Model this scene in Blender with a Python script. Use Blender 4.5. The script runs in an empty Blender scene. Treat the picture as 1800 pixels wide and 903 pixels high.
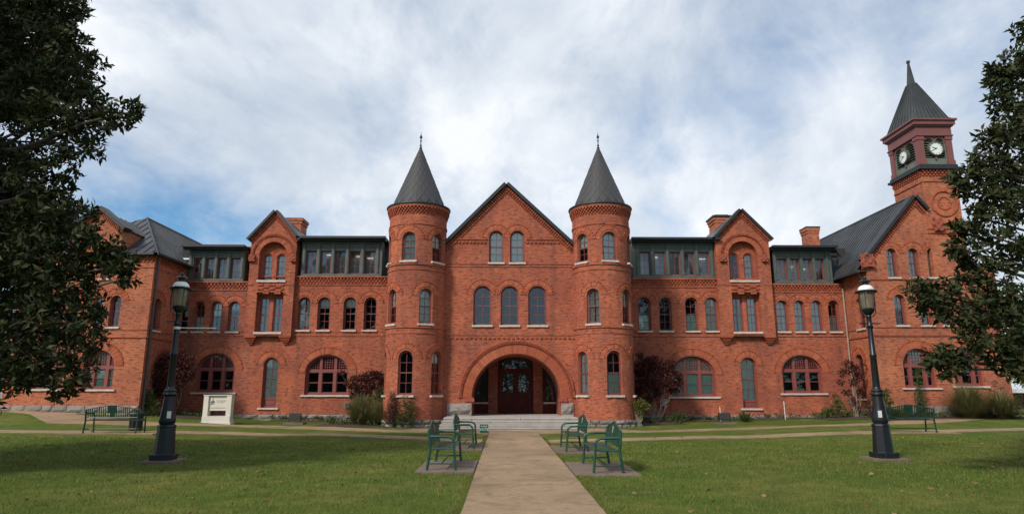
import bpy, bmesh, math, random
import numpy as np
from mathutils import Vector as V, Matrix as M4
from mathutils.geometry import delaunay_2d_cdt
random.seed(7); rng = np.random.default_rng(11)
PI = math.pi; R = math.radians
SC = bpy.context.scene
COL = SC.collection
# ------------------------------------------------------------------ camera
FPX = 1150.0                                   # focal length in pixels of an 1800 px wide frame
PITCH = math.atan(237 / FPX); YAW = math.atan(15 / FPX * math.cos(PITCH)); EYE = 1.6
cd = bpy.data.cameras.new('camera'); cam = bpy.data.objects.new('camera', cd); COL.objects.link(cam)
cd.sensor_width = 36; cd.lens = FPX / 1800 * 36; cd.clip_end = 6000; cd.clip_start = .05
cam.location = (0, 0, EYE); cam.rotation_euler = (PI / 2 + PITCH, 0, -YAW)
SC.camera = cam
# ------------------------------------------------------------------ world and sun
SUN_EL, SUN_AZ = R(39), R(221)                 # behind the camera, from the left (azimuth clockwise from +Y)
w = bpy.data.worlds.new('World'); SC.world = w; w.use_nodes = True
nt = w.node_tree; nt.nodes.clear()
def N(nt, typ, **kw):
    n = nt.nodes.new(typ)
    for k, v in kw.items():
        if k.startswith('i_'): n.inputs[k[2:].replace('_', ' ')].default_value = v
        else: setattr(n, k, v)
    return n
def L(nt, a, b): nt.links.new(a, b)
def ramp(nt, fac, stops, interp='LINEAR'):
    r = N(nt, 'ShaderNodeValToRGB'); r.color_ramp.interpolation = interp
    e = r.color_ramp.elements
    while len(e) < len(stops): e.new(.5)
    for k, (p, c) in enumerate(stops): e[k].position = p; e[k].color = (*c, 1) if len(c) == 3 else c
    L(nt, fac, r.inputs[0]); return r.outputs[0]
def math_(nt, op, a, b=0., clamp=False):
    n = N(nt, 'ShaderNodeMath', operation=op, use_clamp=clamp)
    for k, v in enumerate((a, b)):
        if isinstance(v, (int, float)): n.inputs[k].default_value = v
        else: L(nt, v, n.inputs[k])
    return n.outputs[0]
def mixc(nt, f, a, b, typ='MIX'):
    n = N(nt, 'ShaderNodeMix', data_type='RGBA', blend_type=typ)
    for k, v in ((0, f), (6, a), (7, b)):
        if isinstance(v, (int, float)): n.inputs[k].default_value = v
        elif isinstance(v, tuple): n.inputs[k].default_value = (*v, 1)
        else: L(nt, v, n.inputs[k])
    return n.outputs[2]
def noise(nt, vec, scale, detail=4, rough=.55, dist=0., dim='3D'):
    n = N(nt, 'ShaderNodeTexNoise', noise_dimensions=dim); n.inputs['Scale'].default_value = scale
    n.inputs['Detail'].default_value = detail; n.inputs['Roughness'].default_value = rough; n.inputs['Distortion'].default_value = dist
    if vec is not None: L(nt, vec, n.inputs['Vector'])
    return n.outputs[0]
SKY_STRENGTH = 0.1
sky = N(nt, 'ShaderNodeTexSky', sky_type='NISHITA', sun_disc=False, sun_elevation=SUN_EL, sun_rotation=SUN_AZ)
sky.air_density = 1.0; sky.dust_density = .6; sky.ozone_density = 1.3
tc = N(nt, 'ShaderNodeTexCoord')
sep = N(nt, 'ShaderNodeSeparateXYZ'); L(nt, tc.outputs['Generated'], sep.inputs[0])
den = math_(nt, 'ADD', math_(nt, 'MAXIMUM', sep.outputs[2], 0.0), .55)      # clouds lie on a sheet overhead
cx = math_(nt, 'DIVIDE', sep.outputs[0], den); cy = math_(nt, 'DIVIDE', sep.outputs[1], den)
cmb = N(nt, 'ShaderNodeCombineXYZ'); L(nt, cx, cmb.inputs[0]); L(nt, cy, cmb.inputs[1])
mp = N(nt, 'ShaderNodeMapping'); mp.inputs['Location'].default_value = (1.5908, -19.3014, -4.1516); mp.inputs['Rotation'].default_value = (0, 0, R(28)); mp.inputs['Scale'].default_value = (1.5, 1.15, 1)
L(nt, cmb.outputs[0], mp.inputs[0])
n1 = noise(nt, mp.outputs[0], 1.05, 8, .58, .35)
n2 = noise(nt, mp.outputs[0], 3.2, 9, .62, .5)
cov = math_(nt, 'ADD', math_(nt, 'MULTIPLY', n1, .66), math_(nt, 'MULTIPLY', n2, .34))
n3 = noise(nt, mp.outputs[0], .45, 3, .5, 0)
cov = math_(nt, 'ADD', cov, math_(nt, 'MULTIPLY', math_(nt, 'SUBTRACT', n3, .5), .35))
alpha = ramp(nt, cov, [(.37, (.10,) * 3), (.475, (.60,) * 3), (.56, (.97,) * 3)])
shade = noise(nt, mp.outputs[0], 1.8, 9, .6, .35)
ccol = ramp(nt, shade, [(.34, (4.3, 4.9, 5.7)), (.48, (5.7, 6.15, 6.75)), (.62, (7.4, 7.6, 7.9))])
skyc = mixc(nt, 1., sky.outputs[0], (.40, .80, 1.02), 'MULTIPLY')
wc = mixc(nt, alpha, skyc, ccol)
bg = N(nt, 'ShaderNodeBackground'); bg.inputs[1].default_value = SKY_STRENGTH
L(nt, wc, bg.inputs[0]); wo = N(nt, 'ShaderNodeOutputWorld'); L(nt, bg.outputs[0], wo.inputs[0])
sl = bpy.data.lights.new('sun', 'SUN'); sl.energy = 2.5; sl.angle = R(9); sl.color = (1, .93, .83)
so = bpy.data.objects.new('sun', sl); COL.objects.link(so)
sdir = V((math.sin(SUN_AZ) * math.cos(SUN_EL), math.cos(SUN_AZ) * math.cos(SUN_EL), math.sin(SUN_EL)))
so.rotation_euler = sdir.to_track_quat('Z', 'Y').to_euler(); so.location = (-20, -20, 30)
vs = SC.view_settings; vs.view_transform = 'Standard'; vs.look = 'None'; vs.exposure = 0.42; vs.gamma = 1
# ------------------------------------------------------------------ measuring: picture pixel (1800x903) -> point on the plane Y = D
_c, _s, _cy, _sy = math.cos(PITCH), math.sin(PITCH), math.cos(YAW), math.sin(YAW)
def ray(x, y):
    a = (x - 900) / FPX; b = (451.5 - y) / FPX
    dx, dy, dz = a, _c - b * _s, _s + b * _c
    return dx * _cy + dy * _sy, -dx * _sy + dy * _cy, dz
def P(x, y, D):
    r = ray(x, y); t = D / r[1]; return r[0] * t, EYE + r[2] * t
def PX(x, y, D): return P(x, y, D)[0]
def PZ(y, D, x=885): return P(x, y, D)[1]
def sm(x, a, b):
    t = min(1, max(0, (x - a) / (b - a))); return t * t * (3 - 2 * t)
ZX = [(-60, .95), (-24, .80), (-17, .5), (-12, .16), (-6, .07), (0, .03), (6, .07), (12, .15), (18, .35), (26, .4), (60, .5)]
def gz(X, Y):
    for (x0, z0), (x1, z1) in zip(ZX, ZX[1:]):
        if x0 <= X <= x1: zl = z0 + (z1 - z0) * (X - x0) / (x1 - x0); break
    else: zl = .9 if X < 0 else .5
    return zl * sm(Y, 26.5, 31.5) + .2 * sm(abs(X), 8, 13) * sm(Y, 17.5, 23) * (1 - sm(Y, 26.5, 31.5))
def G(x, y):
    r = ray(x, y); z = 0
    for _ in range(25):
        t = (z - EYE) / r[2]; z = .5 * z + .5 * gz(r[0] * t, r[1] * t)
    return r[0] * t, r[1] * t, z
# ------------------------------------------------------------------ materials
MATS = {}
def mat(name):
    m = bpy.data.materials.new(name); m.use_nodes = True; MATS[name] = m
    return m, m.node_tree, m.node_tree.nodes['Principled BSDF']
def bump(nt, bs, h, strength=.3, dist=.01):
    b = N(nt, 'ShaderNodeBump'); b.inputs['Strength'].default_value = strength; b.inputs['Distance'].default_value = dist
    L(nt, h, b.inputs['Height']); L(nt, b.outputs[0], bs.inputs['Normal'])
def objc(nt):
    return N(nt, 'ShaderNodeTexCoord').outputs['Object']
def simple(name, col, rough=.6, metal=0., var=.18, scale=3., spec=.5, coords='Object', bumpy=0.):
    m, nt, b = mat(name)
    v = N(nt, 'ShaderNodeTexCoord').outputs[coords]
    n = noise(nt, v, scale, 6, .6)
    lo = tuple(c * (1 - var) for c in col); hi = tuple(min(1, c * (1 + var)) for c in col)
    L(nt, ramp(nt, n, [(.3, lo), (.7, hi)]), b.inputs['Base Color'])
    b.inputs['Roughness'].default_value = rough; b.inputs['Metallic'].default_value = metal
    b.inputs['Specular IOR Level'].default_value = spec
    if bumpy: bump(nt, b, noise(nt, v, scale * 6, 5, .6), .5, bumpy)
    return m
def brick_mat(name, c1, c2, mortar, soot=.5):
    m, nt, b = mat(name)
    uv = N(nt, 'ShaderNodeUVMap').outputs[0]
    t = N(nt, 'ShaderNodeTexBrick', offset=.5); L(nt, uv, t.inputs['Vector'])
    t.inputs['Color1'].default_value = (*c1, 1); t.inputs['Color2'].default_value = (*c2, 1); t.inputs['Mortar'].default_value = (*mortar, 1)
    t.inputs['Scale'].default_value = 1; t.inputs['Mortar Size'].default_value = .010; t.inputs['Brick Width'].default_value = .22
    t.inputs['Row Height'].default_value = .078; t.inputs['Mortar Smooth'].default_value = .2; t.inputs['Bias'].default_value = -.1
    oc = objc(nt)
    big = noise(nt, oc, .55, 6, .62, .4)
    mot = noise(nt, oc, 3.2, 5, .65)
    mp = N(nt, 'ShaderNodeMapping'); mp.inputs['Scale'].default_value = (1.6, 1.6, .16); L(nt, oc, mp.inputs[0])
    stk = noise(nt, mp.outputs[0], 1.1, 5, .6)
    c = mixc(nt, ramp(nt, big, [(.36, (0,) * 3), (.66, (.78,) * 3)]), t.outputs['Color'], (c1[0] * .50, c1[1] * .60, c1[2] * .95))
    c = mixc(nt, ramp(nt, stk, [(.46, (0,) * 3), (.72, (soot,) * 3)]), c, (.11, .060, .045))
    c = mixc(nt, ramp(nt, mot, [(.55, (0,) * 3), (.75, (.5,) * 3)]), c, (.52, .25, .17))
    ind = noise(nt, N(nt, 'ShaderNodeVectorMath', operation='MULTIPLY').outputs[0], 1)
    # brick to brick variation
    vm = N(nt, 'ShaderNodeVectorMath', operation='MULTIPLY'); L(nt, uv, vm.inputs[0]); vm.inputs[1].default_value = (4.55, 12.8, 1)
    wn = noise(nt, vm.outputs[0], .9, 1, .5)
    c = mixc(nt, ramp(nt, wn, [(.30, (.7,) * 3), (.5, (0,) * 3)]), c, (.15, .042, .030))
    fl = noise(nt, oc, 11, 3, .7)
    c = mixc(nt, ramp(nt, fl, [(.62, (0,) * 3), (.72, (.4,) * 3)]), c, (.56, .29, .19))
    L(nt, c, b.inputs['Base Color']); b.inputs['Roughness'].default_value = .9; b.inputs['Specular IOR Level'].default_value = .25
    h = math_(nt, 'SUBTRACT', math_(nt, 'MULTIPLY', mot, .4), t.outputs['Fac'])
    bump(nt, b, h, .6, .012)
    return m
B1 = brick_mat('brick_red', (.53, .124, .053), (.39, .087, .039), (.46, .20, .12))
B2 = brick_mat('brick_orange', (.54, .145, .059), (.42, .104, .044), (.50, .245, .145), .25)
B3 = brick_mat('brick_weathered', (.46, .110, .052), (.33, .078, .040), (.42, .22, .15), .7)
def island_brick(name, cols):
    m, nt, b = mat(name)
    g = N(nt, 'ShaderNodeNewGeometry')
    c = ramp(nt, g.outputs['Random Per Island'], [(k / (len(cols) - 1), c) for k, c in enumerate(cols)])
    n = noise(nt, objc(nt), 9, 4, .6)
    c = mixc(nt, ramp(nt, n, [(.5, (0,) * 3), (.75, (.4,) * 3)]), c, (.14, .06, .045))
    L(nt, c, b.inputs['Base Color']); b.inputs['Roughness'].default_value = .9; b.inputs['Specular IOR Level'].default_value = .25
    return m
BV = island_brick('voussoir_brick', [(.30, .072, .036), (.45, .112, .050), (.36, .086, .042), (.46, .13, .066), (.25, .062, .035)])
BD = island_brick('corbel_brick', [(.29, .070, .038), (.40, .104, .05), (.33, .084, .044), (.22, .056, .034)])
MORT = simple('pale_mortar', (.44, .22, .14), .95, var=.2, scale=8)
TERRA = simple('terracotta', (.30, .070, .040), .85, var=.35, scale=6, bumpy=.03)
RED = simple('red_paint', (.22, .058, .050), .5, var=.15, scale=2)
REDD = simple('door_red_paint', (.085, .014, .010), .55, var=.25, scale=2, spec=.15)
MAROON = simple('maroon_paint', (.19, .062, .056), .5, var=.1, scale=2)
SILL = simple('pale_sill_stone', (.54, .46, .405), .8, var=.15, scale=5, bumpy=.01)
GREENW = simple('green_painted_wood', (.082, .096, .082), .55, var=.2, scale=2.5)
SAGE = simple('sage_painted_wood', (.13, .15, .115), .6, var=.15, scale=2.5)
METAL = simple('dark_standing_seam_metal', (.056, .060, .065), .45, .3, var=.45, scale=.7)
SPIRE = simple('weathered_spire_metal', (.056, .062, .063), .5, .3, var=.3, scale=.8)
SHING = island_brick('slate_shingle', [(.044, .046, .050), (.060, .062, .066), (.038, .040, .044), (.070, .071, .072)])
SHING.node_tree.nodes['Principled BSDF'].inputs['Roughness'].default_value = .55
BLACKT = simple('black_trim', (.018, .019, .021), .5, var=.2)
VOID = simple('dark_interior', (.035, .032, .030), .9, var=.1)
IRON = simple('black_cast_iron', (.014, .016, .020), .38, .2, var=.25, scale=7, bumpy=.002)
WENAM = simple('white_enamel', (.80, .79, .76), .25, var=.06, scale=6)
BENCH = simple('green_powder_coat', (.010, .058, .037), .42, var=.35, scale=5)
BENCHD = simple('dark_green_powder_coat', (.010, .040, .028), .42, var=.3, scale=5)
MARBLE = simple('white_marble_step', (.42, .385, .345), .6, var=.13, scale=2.2, coords='Object')
WSIGN = simple('white_sign_stone', (.60, .56, .48), .6, var=.08, scale=2)
ZINC = simple('grey_galvanised', (.30, .32, .33), .5, .5, var=.15)
PIPE = simple('downspout_grey', (.085, .085, .095), .5, .3, var=.15)
PIPEB = simple('downspout_tan', (.33, .24, .19), .6, 0, var=.15)
MULCH = simple('bark_mulch', (.060, .036, .024), .95, var=.5, scale=14, bumpy=.03)
BARK = simple('bark', (.075, .058, .045), .9, var=.4, scale=8, bumpy=.02)
BARKP = simple('pale_bark', (.26, .21, .16), .9, var=.3, scale=8, bumpy=.02)
BLINDC = simple('window_blind', (.80, .84, .78), .8, var=.05, scale=1)
BLINDG = simple('green_window_blind', (.60, .70, .61), .8, var=.05, scale=1)
CURT = simple('white_curtain', (.78, .78, .73), .9, var=.08, scale=2)
WHITE = simple('white_paint', (.78, .78, .76), .5, var=.04)
CLOCKF = simple('clock_dial_white', (.74, .78, .74), .4, var=.03)
SIGNG = simple('sign_green', (.010, .085, .05), .5, var=.1)
LIGHTENER = simple('pale_pane_lightener', (.62, .60, .57), .9, var=.1)  # pale tone that brightens the dormer panes from behind
PATCH = simple('mortar_patch', (.46, .37, .27), .9, var=.25, scale=9)
GREYW = simple('grey_siding', (.30, .30, .29), .7, var=.1)
m, nt_, b_ = mat('fluorescent_tube'); b_.inputs['Emission Color'].default_value = (1, .95, .85, 1); b_.inputs['Emission Strength'].default_value = .7
TUBE = m
# rough stone
m, nt, b = mat('grey_rubble_stone'); STONE = m
g = N(nt, 'ShaderNodeObjectInfo'); oc = objc(nt)
c = ramp(nt, g.outputs['Random'], [(0, (.20, .18, .165)), (.5, (.29, .26, .235)), (1, (.36, .31, .27))])
c = mixc(nt, ramp(nt, noise(nt, oc, 5, 6, .65), [(.4, (0,) * 3), (.7, (.6,) * 3)]), c, (.15, .125, .105))
L(nt, c, b.inputs['Base Color']); b.inputs['Roughness'].default_value = .95; bump(nt, b, noise(nt, oc, 11, 6, .65), .8, .04)
# glass: a thin sheet, mostly clear, mirror-like by Fresnel
def glassm(name, tint, f0=.5):
    m = bpy.data.materials.new(name); m.use_nodes = True; nt = m.node_tree; nt.nodes.clear()
    o = N(nt, 'ShaderNodeOutputMaterial'); mx = N(nt, 'ShaderNodeMixShader'); t = N(nt, 'ShaderNodeBsdfTransparent'); gl = N(nt, 'ShaderNodeBsdfGlossy')
    t.inputs[0].default_value = (*tint, 1); gl.inputs['Roughness'].default_value = .02; gl.inputs[0].default_value = (.95, .97, 1, 1)
    fr = N(nt, 'ShaderNodeFresnel'); fr.inputs[0].default_value = 1.6
    f = math_(nt, 'MULTIPLY', fr.outputs[0], 1.7, True)
    nn = noise(nt, objc(nt), 1.3, 2, .5); bp = N(nt, 'ShaderNodeBump'); bp.inputs['Strength'].default_value = .06; bp.inputs['Distance'].default_value = .05
    L(nt, nn, bp.inputs['Height']); L(nt, bp.outputs[0], gl.inputs['Normal'])
    L(nt, f, mx.inputs[0]); L(nt, t.outputs[0], mx.inputs[1]); L(nt, gl.outputs[0], mx.inputs[2]); L(nt, mx.outputs[0], o.inputs[0])
    MATS[name] = m; return m
GLASS = glassm('window_glass', (.90, .95, .93))
m = bpy.data.materials.new('lantern_glass'); m.use_nodes = True; nt = m.node_tree; nt.nodes.clear(); LGLASS = m
o_ = N(nt, 'ShaderNodeOutputMaterial'); a_ = N(nt, 'ShaderNodeBsdfTranslucent'); t_ = N(nt, 'ShaderNodeBsdfTransparent'); g_ = N(nt, 'ShaderNodeBsdfDiffuse'); k_ = N(nt, 'ShaderNodeBsdfGlossy')
a_.inputs[0].default_value = (.55, .50, .38, 1); t_.inputs[0].default_value = (.9, .85, .7, 1); g_.inputs[0].default_value = (.34, .31, .24, 1); k_.inputs['Roughness'].default_value = .08
x1, x2, x3 = (N(nt, 'ShaderNodeMixShader') for _ in range(3)); x1.inputs[0].default_value = .5; x2.inputs[0].default_value = .35; x3.inputs[0].default_value = .08
L(nt, a_.outputs[0], x1.inputs[1]); L(nt, g_.outputs[0], x1.inputs[2]); L(nt, x1.outputs[0], x2.inputs[1]); L(nt, t_.outputs[0], x2.inputs[2]); L(nt, x2.outputs[0], x3.inputs[1]); L(nt, k_.outputs[0], x3.inputs[2]); L(nt, x3.outputs[0], o_.inputs[0])
# concrete
def concrete(name, c0, c1):
    m, nt, b = mat(name); oc = N(nt, 'ShaderNodeNewGeometry').outputs['Position']
    big = noise(nt, oc, .7, 6, .65, .5); fine = noise(nt, oc, 24, 4, .7)
    c = ramp(nt, big, [(.3, c0), (.52, c1), (.75, tuple(x * 1.18 for x in c1))])
    crk = N(nt, 'ShaderNodeTexVoronoi', feature='DISTANCE_TO_EDGE'); crk.inputs['Scale'].default_value = .55; wv = N(nt, 'ShaderNodeVectorMath', operation='ADD'); L(nt, oc, wv.inputs[0]); nv = N(nt, 'ShaderNodeTexNoise'); nv.inputs['Scale'].default_value = 2.2; nv.inputs['Detail'].default_value = 5; L(nt, oc, nv.inputs['Vector']); L(nt, nv.outputs['Color'], wv.inputs[1]); L(nt, wv.outputs[0], crk.inputs['Vector'])
    g = N(nt, 'ShaderNodeObjectInfo')
    c = mixc(nt, math_(nt, 'MULTIPLY', ramp(nt, crk.outputs['Distance'], [(.0, (.55,) * 3), (.012, (0,) * 3)]), ramp(nt, noise(nt, oc, .35, 2, .5), [(.5, (0,) * 3), (.6, (1,) * 3)])), c, tuple(x * .3 for x in c0))
    c = mixc(nt, ramp(nt, fine, [(.35, (.35,) * 3), (.6, (0,) * 3)]), c, tuple(x * .55 for x in c0))
    c = mixc(nt, ramp(nt, noise(nt, oc, 2.1, 5, .6, 1.5), [(.52, (0,) * 3), (.72, (.62,) * 3)]), c, (c0[0] * .52, c0[1] * .50, c0[2] * .55))
    c = mixc(nt, math_(nt, 'MULTIPLY', g.outputs['Random'], .22), c, tuple(x * .6 for x in c0))
    L(nt, c, b.inputs['Base Color']); b.inputs['Roughness'].default_value = .9; b.inputs['Specular IOR Level'].default_value = .3
    bump(nt, b, fine, .35, .006); return m
CONC = concrete('tan_concrete', (.225, .152, .092), (.36, .25, .148))
CONCD = concrete('brown_concrete', (.155, .115, .09), (.215, .16, .125))
# lawn
m, nt, b = mat('lawn_turf'); LAWN = m
oc = N(nt, 'ShaderNodeNewGeometry').outputs['Position']
big = noise(nt, oc, .28, 6, .6, .6); med = noise(nt, oc, 1.7, 6, .65); fin = noise(nt, oc, 34, 4, .75)
c = ramp(nt, big, [(.34, (.098, .150, .020)), (.5, (.142, .182, .028)), (.62, (.225, .212, .050))])
c = mixc(nt, ramp(nt, med, [(.42, (.55,) * 3), (.6, (0,) * 3)]), c, (.058, .098, .016))
c = mixc(nt, ramp(nt, fin, [(.35, (.6,) * 3), (.65, (0,) * 3)]), c, (.030, .050, .011))
c = mixc(nt, ramp(nt, noise(nt, oc, .8, 5, .7, 1), [(.55, (0,) * 3), (.72, (.7,) * 3)]), c, (.19, .15, .065))
sx = N(nt, 'ShaderNodeSeparateXYZ'); L(nt, oc, sx.inputs[0])
de = math_(nt, 'SUBTRACT', math_(nt, 'ABSOLUTE', math_(nt, 'SUBTRACT', sx.outputs[0], .404)), .971)   # worn, dry turf along the path
wear = math_(nt, 'ADD', math_(nt, 'MULTIPLY', de, -1.1), math_(nt, 'MULTIPLY', noise(nt, oc, 1.1, 5, .7), 1.1))
c = mixc(nt, ramp(nt, wear, [(.28, (0,) * 3), (.62, (.85,) * 3)]), c, (.20, .145, .07))
L(nt, c, b.inputs['Base Color']); b.inputs['Roughness'].default_value = .95; b.inputs['Specular IOR Level'].default_value = .1
bump(nt, b, fin, .8, .04)
def leafm(name, cols, rough=.45, transl=.15, spec=.5, patch=None):
    m, nt, b = mat(name)
    g = N(nt, 'ShaderNodeNewGeometry')
    c = ramp(nt, g.outputs['Random Per Island'], [(k / max(1, len(cols) - 1), c) for k, c in enumerate(cols)])
    if patch:
        p = noise(nt, g.outputs['Position'], patch[1], 4, .6)
        c = mixc(nt, ramp(nt, p, [(.45, (0,) * 3), (.65, (patch[2],) * 3)]), c, patch[0])
    L(nt, c, b.inputs['Base Color']); b.inputs['Roughness'].default_value = rough; b.inputs['Specular IOR Level'].default_value = spec
    tr = N(nt, 'ShaderNodeBsdfTranslucent'); L(nt, c, tr.inputs[0]); mx = N(nt, 'ShaderNodeMixShader'); mx.inputs[0].default_value = transl
    o = nt.nodes['Material Output']; L(nt, b.outputs[0], mx.inputs[1]); L(nt, tr.outputs[0], mx.inputs[2]); L(nt, mx.outputs[0], o.inputs[0])
    return m
GRASSB = leafm('grass_blade', [(.090, .142, .019), (.132, .178, .027), (.168, .195, .038), (.25, .215, .07)], .6, .25, .2, ((.125, .125, .036), .5, .6))
MAGL = leafm('magnolia_leaf', [(.016, .025, .008), (.022, .034, .011), (.030, .042, .014), (.019, .029, .009), (.055, .060, .020), (.050, .036, .018)], .6, .05, .15)
MAPL = leafm('maple_leaf_red', [(.075, .018, .016), (.055, .014, .014), (.11, .030, .024), (.13, .055, .045)], .55, .2, .3)
SHRL = leafm('shrub_leaf_green', [(.050, .080, .018), (.065, .095, .022), (.085, .10, .028)], .5, .2, .3)
YELL = leafm('yellow_green_leaf', [(.14, .15, .020), (.10, .13, .022), (.19, .17, .03), (.07, .09, .02)], .5, .25, .3)
JUNL = leafm('juniper_leaf', [(.040, .070, .018), (.060, .10, .022), (.08, .12, .03)], .6, .1, .2)
RUSL = leafm('russet_leaf', [(.075, .035, .025), (.10, .05, .03), (.06, .045, .022)], .6, .2, .2)
OGRA = leafm('ornamental_grass_blade', [(.14, .155, .05), (.20, .185, .075), (.11, .14, .042), (.27, .22, .11)], .6, .25, .2)
PLUM = leafm('grass_plume', [(.30, .24, .16), (.25, .19, .13)], .8, .3, .1)
FALL = leafm('fallen_leaf', [(.20, .12, .05), (.14, .08, .035), (.28, .19, .09), (.10, .06, .03)], .7, .1, .2)
DGRN = leafm('dark_tree_leaf', [(.035, .055, .016), (.05, .07, .02), (.065, .08, .025)], .5, .15, .3)
# ------------------------------------------------------------------ mesh helpers
class MB:
    def __init__(s): s.v = []; s.f = []; s.u = []; s.sm = []
    def face(s, pts, uv=None, smooth=False):
        i = len(s.v); s.v.extend(tuple(p) for p in pts); s.f.append(tuple(range(i, i + len(pts)))); s.u.append(uv); s.sm.append(smooth)
    def grid(s, rings, close=True, smooth=True, uvs=None):
        i = len(s.v); n = len(rings[0])
        for r in rings: s.v.extend(tuple(p) for p in r)
        for a in range(len(rings) - 1):
            for k in range(n if close else n - 1):
                k2 = (k + 1) % n
                s.f.append((i + a * n + k, i + a * n + k2, i + (a + 1) * n + k2, i + (a + 1) * n + k)); s.u.append(None); s.sm.append(smooth)
    def box(s, x0, x1, y0, y1, z0, z1, mp=None):
        c = [(x, y, z) for z in (z0, z1) for y in (y0, y1) for x in (x0, x1)]
        if mp: c = [mp(*p) for p in c]
        i = len(s.v); s.v.extend(c)
        for q in ((0, 2, 3, 1), (4, 5, 7, 6), (0, 1, 5, 4), (2, 6, 7, 3), (0, 4, 6, 2), (1, 3, 7, 5)):
            s.f.append(tuple(i + k for k in q)); s.u.append(None); s.sm.append(False)
    def obox(s, o, a, b, c, mp=None):
        """parallelepiped from corner o with edge vectors a (right), b (inward), c (up)"""
        o, a, b, c = V(o), V(a), V(b), V(c)
        p = [o + a * x + b * y + c * z for z in (0, 1) for y in (0, 1) for x in (0, 1)]
        if mp: p = [mp(*q) for q in p]
        i = len(s.v); s.v.extend(tuple(q) for q in p)
        for q in ((0, 2, 3, 1), (4, 5, 7, 6), (0, 1, 5, 4), (2, 6, 7, 3), (0, 4, 6, 2), (1, 3, 7, 5)):
            s.f.append(tuple(i + k for k in q)); s.u.append(None); s.sm.append(False)
    def lathe(s, prof, n=24, c=(0, 0), smooth=True, a0=0.):
        rings = [[(c[0] + r * math.cos(a0 + 2 * PI * k / n), c[1] + r * math.sin(a0 + 2 * PI * k / n), z) for k in range(n)] for r, z in prof]
        s.grid(rings, True, smooth)
    def tube(s, pts, r, n=8, cap=True):
        pts = [V(p) for p in pts]; rs = r if isinstance(r, (list, tuple)) else [r] * len(pts); rings = []
        ref = None
        for k, p in enumerate(pts):
            d = (pts[min(k + 1, len(pts) - 1)] - pts[max(k - 1, 0)]).normalized()
            if ref is None: ref = V((0, 0, 1)) if abs(d.z) < .9 else V((1, 0, 0))
            e = d.cross(ref).normalized(); g = e.cross(d); ref = g
            rings.append([p + (e * math.cos(2 * PI * q / n) + g * math.sin(2 * PI * q / n)) * rs[k] for q in range(n)])
        s.grid(rings, True, True)
        if cap:
            s.face(rings[0]); s.face(rings[-1][::-1])
    def mesh(s, name, m, uv=False, fix=True):
        me = bpy.data.meshes.new(name); me.from_pydata(s.v, [], s.f)
        for mm in (m if isinstance(m, (list, tuple)) else [m]): me.materials.append(mm)
        if uv:
            ul = me.uv_layers.new(name='UVMap'); arr = []
            for f, u in zip(s.f, s.u):
                if u is not None: arr.extend(c for q in u for c in q); continue
                p = [V(s.v[k]) for k in f]; n = V((0, 0, 0))
                for k in range(len(p)): n += p[k].cross(p[(k + 1) % len(p)])
                ax = max(range(3), key=lambda k: abs(n[k]))
                for q in p: arr.extend((q.y, q.z) if ax == 0 else (q.x, q.z) if ax == 1 else (q.x, q.y))
            ul.data.foreach_set('uv', arr)
        me.polygons.foreach_set('use_smooth', s.sm)
        if fix:
            bm = bmesh.new(); bm.from_mesh(me); bmesh.ops.remove_doubles(bm, verts=bm.verts, dist=1e-5)
            bmesh.ops.recalc_face_normals(bm, faces=bm.faces); bm.to_mesh(me); bm.free()
        if any(s.sm): me.set_sharp_from_angle(angle=R(38))
        return me
    def obj(s, name, m, parent=None, uv=False, fix=True, **kw):
        return link(name, s.mesh(name, m, uv, fix), parent, **kw)
def link(name, data, parent=None, loc=None, rz=0, kind=None, label=None):
    o = bpy.data.objects.new(name, data); COL.objects.link(o)
    if parent: o.parent = parent
    if loc is not None: o.location = loc
    if rz: o.rotation_euler = (0, 0, rz)
    if kind: o['kind'] = kind
    if label: o['label'] = label
    return o
def tag(o, label, cat, group=None):
    o['label'] = label; o['category'] = cat
    if group: o['group'] = group
    return o
def thing(name, label, cat, loc=(0, 0, 0), rz=0, group=None):
    return tag(link(name, None, None, loc, rz), label, cat, group)
def dup(root, loc, rz=0, label=None, name=None):
    r = root.copy(); COL.objects.link(r); r.location = loc; r.rotation_euler = (0, 0, rz)
    if label: r['label'] = label
    for ch in root.children:
        c = ch.copy(); COL.objects.link(c); c.parent = r
        for g in ch.children:
            d = g.copy(); COL.objects.link(d); d.parent = c
    return r
# mappers: (u to the viewer's right, d into the wall, z) -> world
def front(D): return lambda u, d, z: (u, D + d, z)
def sideR(X): return lambda u, d, z: (X - d, u, z)          # wall facing +X, u = +Y
def sideL(X): return lambda u, d, z: (X + d, -u, z)         # wall facing -X, u = -Y
def cyl(cx, cy, r): return lambda u, d, z: (cx + (r - d) * math.sin(u / r), cy - (r - d) * math.cos(u / r), z)
def outline(w, h, rise=0., inset=0., n=14, bi=None):
    a = w / 2 - inset; bi = inset if bi is None else bi
    if rise <= 0: return [(-a, bi), (a, bi), (a, h - inset), (-a, h - inset)]
    sp = h - rise; b = rise - inset
    return [(-a, bi), (a, bi)] + [(a * math.cos(PI * k / n), sp + b * math.sin(PI * k / n)) for k in range(n + 1)]
def topz(x, w, h, rise, inset):
    if rise <= 0: return h - inset
    a = w / 2 - inset; return h - rise + (rise - inset) * math.sqrt(max(0, 1 - (x / a) ** 2))
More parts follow.
